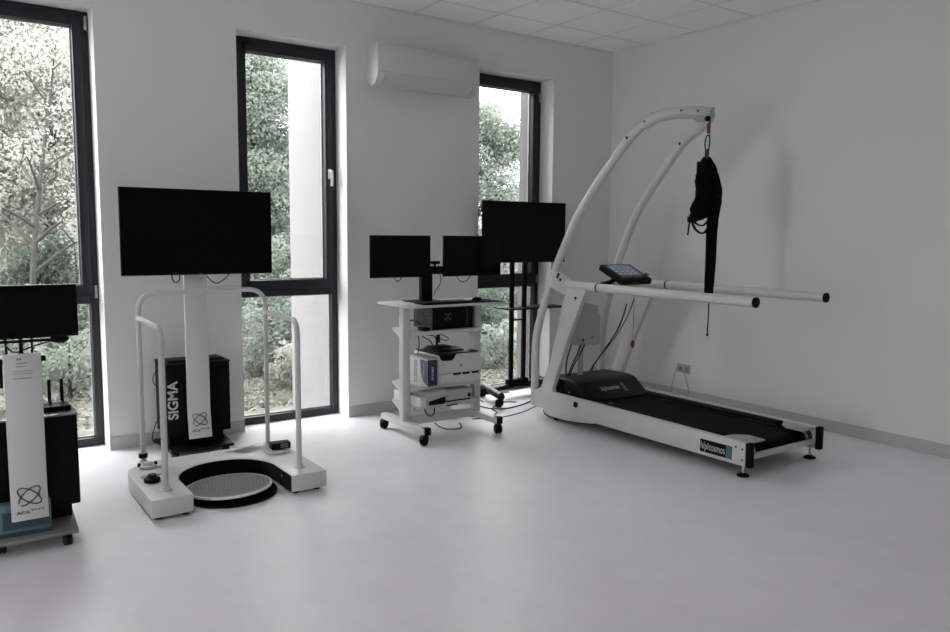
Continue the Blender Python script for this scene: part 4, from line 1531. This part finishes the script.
for r_i in range(3):
    for k in range(4):
        m.box(-0.11 + k * 0.055, -0.045 + r_i * 0.042, 0.001, -0.075 + k * 0.055, -0.020 + r_i * 0.042, 0.0018, M=F)
m.build('readout', mat('pale_readout', (0.32, 0.35, 0.39), 0.4, noise=0.1), scr, smooth=False)
m = MB()
for k in range(9):
    m.box(-0.13 + k * 0.024, -Lc / 2 + 0.03, 0.0, -0.113 + k * 0.024, -Lc / 2 + 0.055, 0.0035, 0.001, M=F)
m.build('keypad', M_GREY, con)
m = MB()
m.cyl(F @ Vector((0.13, -Lc / 2 + 0.045, 0.0)), F @ Vector((0.13, -Lc / 2 + 0.045, 0.016)), 0.010, seg=14)
m.cyl(F @ Vector((0.13, -Lc / 2 + 0.045, 0.014)), F @ Vector((0.13, -Lc / 2 + 0.045, 0.026)), 0.019, seg=18, bev=0.003)
m.build('stop_button', M_RED, con)
m = MB()
for k in (-0.05, -0.02):
    c = F @ Vector((k, -Lc / 2, -0.025))
    m.cyl(c, c + Vector((0, -0.004, -0.001)), 0.008, seg=10)
m.build('port', M_GREY, con)

# control box between the columns
m = MB()
m.prism([(-1.455, 0.925), (-1.455, 0.62), (-1.12, 0.605), (-1.118, 0.86), (-1.15, 0.885), (-1.15, 0.935), (-1.30, 0.97)], 'y', -1.06, -0.94, 0.010, 3)
m.box(-1.565, -1.13, 0.78, -1.44, -1.058, 0.86, 0.004)
cb = m.build('control_box', M_CREAM, root)
m = MB()
m.cyl((-1.32, -1.061, 0.655), (-1.32, -1.066, 0.655), 0.010, seg=10)
m.box(-1.23, -1.063, 0.665, -1.20, -1.058, 0.672)
m.build('socket', M_BLACK, cb)
m = MB()
m.tube(crom([(-1.41, -1.02, 0.62), (-1.43, -1.0, 0.52), (-1.43, -0.98, 0.42), (-1.41, -0.97, 0.34)], 6), 0.006, 8)
m.tube(crom([(-1.30, -1.02, 0.62), (-1.33, -1.0, 0.52), (-1.37, -0.98, 0.42), (-1.40, -0.97, 0.34)], 6), 0.006, 8)
m.tube(crom([(-1.25, -1.02, 0.62), (-1.30, -1.0, 0.52), (-1.35, -0.98, 0.42), (-1.38, -0.97, 0.34)], 6), 0.005, 8)
m.build('control_cable', M_CABLE, root)
m = MB()
m.box(-1.30, -0.99, 0.34, -1.245, -0.98, 0.64)
m.build('cable_duct', M_CREAM, root)
m = MB()
m.tube(crom([(-0.92, -1.16, 0.95), (-0.93, -1.14, 0.86), (-0.95, -1.09, 0.72), (-1.0, -1.00, 0.55), (-1.05, -0.93, 0.42), (-1.08, -0.90, 0.345)], 6), 0.006, 8)
m.tube(crom([(-0.87, -1.20, 1.0), (-0.89, -1.15, 0.85), (-0.95, -1.07, 0.66), (-1.03, -0.94, 0.45), (-1.07, -0.91, 0.345)], 6), 0.004, 8)
m.build('sensor_cable', M_CABLE, root)
# safety pull cord
m = MB()
m.tube([(-0.872, -1.20, 1.10), (-0.872, -1.195, 0.64)], 0.0022, 6)
pc = m.build('pull_cord', M_GREY, root)
m = MB()
m.sphere((-0.872, -1.195, 0.605), 0.022, (0.8, 0.8, 1.6), 14)
m.build('red_grip', M_RED, pc)

# ------------------------------------------------------------------ harness hanging from the arch
HX, HY = TC - 0.012, -2.165
rd = Vector((0.818, -0.575, 0))     # across
fd = Vector((0.575, 0.818, 0))      # deep


def hp_(u, z, d=0.0):
    return Vector((HX, HY, z)) + rd * u + fd * d


root = thing('safety_harness', 'black webbing safety harness hanging on a rope from the treadmill arch', 'harness', (HX, HY, 1.1))
m = MB()
m.tube([hp_(0.004, 2.40), hp_(0.004, 2.30)], 0.004, 8)
m.tube([hp_(0.012, 2.39), hp_(0.013, 2.15)], 0.003, 8)
m.build('rope', M_GREY, root)
m = MB()
m.cyl(hp_(0.002, 2.315), hp_(0.002, 2.245), 0.0125, seg=12, bev=0.004)
m.build('red_swivel', M_RED, root)
m = MB()
m.tube(crom([hp_(0, 2.235), hp_(-0.016, 2.21), hp_(-0.018, 2.15), hp_(-0.004, 2.115), hp_(0.010, 2.15), hp_(0.012, 2.21)], 5, closed=True), 0.0045, 8, closed=True)
m.build('carabiner', M_BLACK, root)
m = MB()
m.ribbon([hp_(-0.003, 2.135), hp_(-0.004, 2.10), hp_(-0.006, 2.06)], 0.026, 0.02, rd)
m.build('loop_strap', M_NAVY, root)
# crumpled vest body
m = MB()
outl = [(-0.03, 0.035, 2.065), (-0.065, 0.045, 2.03), (-0.075, 0.03, 1.985), (-0.072, 0.055, 1.94), (-0.072, 0.075, 1.88), (-0.075, 0.085, 1.82), (-0.085, 0.088, 1.77), (-0.098, 0.08, 1.72), (-0.108, 0.075, 1.67), (-0.112, 0.065, 1.645), (-0.10, 0.055, 1.625)]
g = random.Random(8)
rings = []
NS = 18
outs = []
for i in range(len(outl) - 1):
    for j in range(3):
        t = j / 3
        outs.append([outl[i][k] * (1 - t) + outl[i + 1][k] * t for k in range(3)])
outs.append(list(outl[-1]))
for i, (a, b, z) in enumerate(outs):
    ring = []
    e = min(1, i / 3, (len(outs) - 1 - i) / 3 + 0.25)
    if i > 20:
        b = b - (i - 20) * 0.012
    for k in range(NS):
        t = 2 * PI * k / NS
        wob = 1 + 0.10 * math.sin(3 * t + i * 0.5) + 0.08 * math.sin(5 * t - i * 0.7) + g.uniform(-0.04, 0.04)
        ring.append(m.bm.verts.new(hp_((a + b) / 2 + (b - a) / 2 * math.cos(t) * wob * (0.6 + 0.4 * e), z + g.uniform(-0.006, 0.006), 0.045 * math.sin(t) * wob * e)))
    rings.append(ring)
for a, b in zip(rings[:-1], rings[1:]):
    for k in range(NS):
        m.bm.faces.new((a[k], a[(k + 1) % NS], b[(k + 1) % NS], b[k]))
m.bm.faces.new(rings[0][::-1])
m.bm.faces.new(rings[-1])
m.build('vest', M_FABRIC, root)
m = MB()
m.ribbon([hp_(0.0, 2.08), hp_(0.03, 2.02, -0.03), hp_(0.055, 1.94, -0.045), hp_(0.075, 1.86, -0.05), hp_(0.08, 1.76, -0.04), hp_(0.06, 1.66, -0.03)], 0.045, 0.008, rd)
m.ribbon([hp_(-0.01, 2.08), hp_(-0.055, 2.02, -0.03), hp_(-0.06, 1.97, -0.045), hp_(-0.055, 1.86, -0.055), hp_(-0.07, 1.76, -0.05), hp_(-0.095, 1.64, -0.03)], 0.04, 0.008, rd)
m.ribbon(crom([hp_(-0.11, 1.66, -0.02), hp_(-0.075, 1.575, -0.03), hp_(-0.02, 1.545, -0.02), hp_(0.02, 1.58, 0), hp_(0.03, 1.66, 0.02)], 5), 0.026, 0.012, fd)
m.ribbon(crom([hp_(-0.10, 1.68, 0.02), hp_(-0.06, 1.62, 0.03), hp_(-0.01, 1.60, 0.02), hp_(0.03, 1.64, 0)], 5), 0.03, 0.010, fd)
m.ribbon([hp_(-0.10, 1.65), hp_(-0.112, 1.60), hp_(-0.118, 1.53)], 0.012, 0.006, rd)
m.build('strap', M_FABRIC, root)
RB = Matrix.Translation((HX, HY, 0)) @ Matrix.Rotation(math.atan2(-0.575, 0.818), 4, 'Z')
for q in ((-0.085, -0.06, 1.985, -0.03, -0.035, 2.045), (0.06, -0.06, 1.80, 0.10, -0.03, 1.86), (-0.122, -0.02, 1.62, -0.08, 0.02, 1.665)):
    m = MB()
    m.box(*q, 0.006, M=RB)
    m.build('buckle', M_BLACK, root)
m = MB()
m.ribbon([hp_(0.075, 1.74), hp_(0.060, 1.66, 0.01), hp_(0.056, 1.55, 0.012), hp_(0.056, 1.35, 0.01), hp_(0.052, 1.20, 0.008), hp_(0.050, 1.112, 0.008)], [0.07, 0.082, 0.078, 0.074, 0.068, 0.062], 0.014, rd)
m.build('long_strap', M_FABRIC, root)
m = MB()
m.tube([hp_(0.052, 1.12), hp_(0.052, 0.98), hp_(0.050, 0.82)], 0.0045, 8)
m.sphere(hp_(0.050, 0.815), 0.009, (1, 1, 1.3), 10)
m.build('tail_cord', M_FABRIC, root)
m = MB()
m.ribbon([hp_(0.055, 2.01, -0.02), hp_(0.06, 1.96, -0.03), hp_(0.058, 1.925, -0.025)], 0.024, 0.0015, rd)
m.build('paper_tag', M_STICK, root)

# ------------------------------------------------------------------ air conditioner
root = thing('air_conditioner', 'white wall mounted air conditioner between two windows near the ceiling', 'air conditioner', (-2.30, -0.1, 2.70))
ap = [(0.0, 2.735), (0.0, 3.028), (-0.155, 3.028), (-0.19, 3.015), (-0.205, 2.98), (-0.207, 2.80), (-0.19, 2.755), (-0.14, 2.705), (-0.07, 2.70)]
m = MB()
m.prism(ap, 'x', -2.775, -1.80, 0.006)
m.build('housing', M_WHITE2, root)
m = MB()
m.prism([(-0.2085, 2.80), (-0.1915, 2.752), (-0.142, 2.702), (-0.138, 2.706), (-0.187, 2.757), (-0.2045, 2.80)], 'x', -2.70, -1.87)
m.build('louvre', M_WHITE, root)
m = MB()
m.box(-2.77, -0.2078, 2.798, -1.805, -0.2055, 2.802)
for x in (-2.71, -1.862):
    m.prism([(-0.2085, 2.80), (-0.1925, 2.752), (-0.143, 2.702), (-0.141, 2.705), (-0.19, 2.755), (-0.206, 2.80)], 'x', x, x + 0.004)
m.build('seam', M_CABLEW, root, smooth=False)

# ------------------------------------------------------------------ sockets and cables
root = thing('wall_socket', 'white double power socket with plugs low on the bare wall above the treadmill', 'power socket', (0, -1.03, 0.25))
m = MB()
m.box(-0.010, -1.105, 0.25, 0.0, -0.955, 0.33, 0.003)
m.build('plate', M_CABLEW, root)
for y in (-1.065, -0.992):
    m = MB()
    m.cyl((-0.0095, y, 0.29), (-0.042, y, 0.29), 0.021, 0.018, seg=16, bev=0.004)
    m.build('plug', M_STICK, root)
for pts, lb in (([(-0.04, -0.992, 0.285), (-0.045, -0.96, 0.24), (-0.03, -0.93, 0.17), (-0.015, -0.905, 0.11), (-0.014, -0.89, 0.03), (-0.02, -0.87, 0.006)], 'pale cable from the wall socket running forward of the other to the floor'),
                ([(-0.04, -1.065, 0.285), (-0.045, -1.085, 0.23), (-0.03, -1.10, 0.16), (-0.014, -1.105, 0.10), (-0.014, -1.10, 0.03), (-0.03, -1.10, 0.006)], 'pale cable hanging straight down from the wall socket')):
    m = MB()
    m.tube(crom(pts, 6), 0.004, 8)
    tag(m.build('mains_cable', M_CABLEW), lb, 'cable')

m = MB()
root = thing('power_strip', 'white multi socket power strip lying on the corner window sill', 'power strip', (-1.30, 0.13, 0))
m.box(-1.42, 0.115, 0.0, -1.18, 0.172, 0.045, 0.008)
m.build('body', M_WHITE2, root)
m = MB()
for k in range(4):
    m.cyl((-1.385 + 0.056 * k, 0.1435, 0.044), (-1.385 + 0.056 * k, 0.1435, 0.0465), 0.020, seg=14)
m.build('outlet', M_STICK, root)
m = MB()
m.tube(crom([(-1.09, -0.046, 0.1335), (-1.02, -0.04, 0.1335), (-0.95, -0.05, 0.131), (-0.88, -0.052, 0.127)], 6), 0.008, 8)
o = m.build('yellow_cable', M_YELLOW)
tag(o, 'short yellow cable lying on the base of the television stand', 'cable')


def floor_cable(label, pts, m_=M_CABLE, r=0.0045):
    b = MB()
    b.tube(crom([(x, y, z if z else r + 0.0005) for x, y, z in pts], 8), r, 8)
    tag(b.build('floor_cable', m_), label, 'cable')


floor_cable('black cable curving on the floor around the television stand caster', [(-1.30, 0.10, 0), (-1.45, 0.13, 0), (-1.60, 0.08, 0), (-1.72, -0.10, 0), (-1.80, -0.30, 0), (-1.70, -0.46, 0), (-1.45, -0.42, 0), (-1.20, -0.30, 0), (-1.02, -0.22, 0)])
floor_cable('black cable sweeping from the trolley foot toward the treadmill', [(-2.12, -0.50, 0), (-1.98, -0.62, 0), (-1.82, -0.55, 0), (-1.78, -0.42, 0), (-1.64, -0.30, 0), (-1.52, -0.24, 0), (-1.42, -0.30, 0)])
floor_cable('grey cable lying straight across the floor beside the trolley foot', [(-2.13, -0.62, 0), (-1.92, -0.70, 0), (-1.66, -0.66, 0), (-1.35, -0.52, 0), (-1.12, -0.42, 0)], M_CABLE, 0.0035)
floor_cable('white cable arching up from the power strip on the sill', [(-1.42, 0.14, 0.03), (-1.50, 0.14, 0.075), (-1.58, 0.10, 0.06), (-1.63, -0.02, 0.01), (-1.68, -0.15, 0)], M_CABLEW, 0.006)
floor_cable('black cable looping on the floor below the trolley', [(-2.47, -0.58, 0), (-2.50, -0.70, 0), (-2.49, -0.79, 0), (-2.43, -0.83, 0), (-2.36, -0.80, 0), (-2.30, -0.68, 0)])
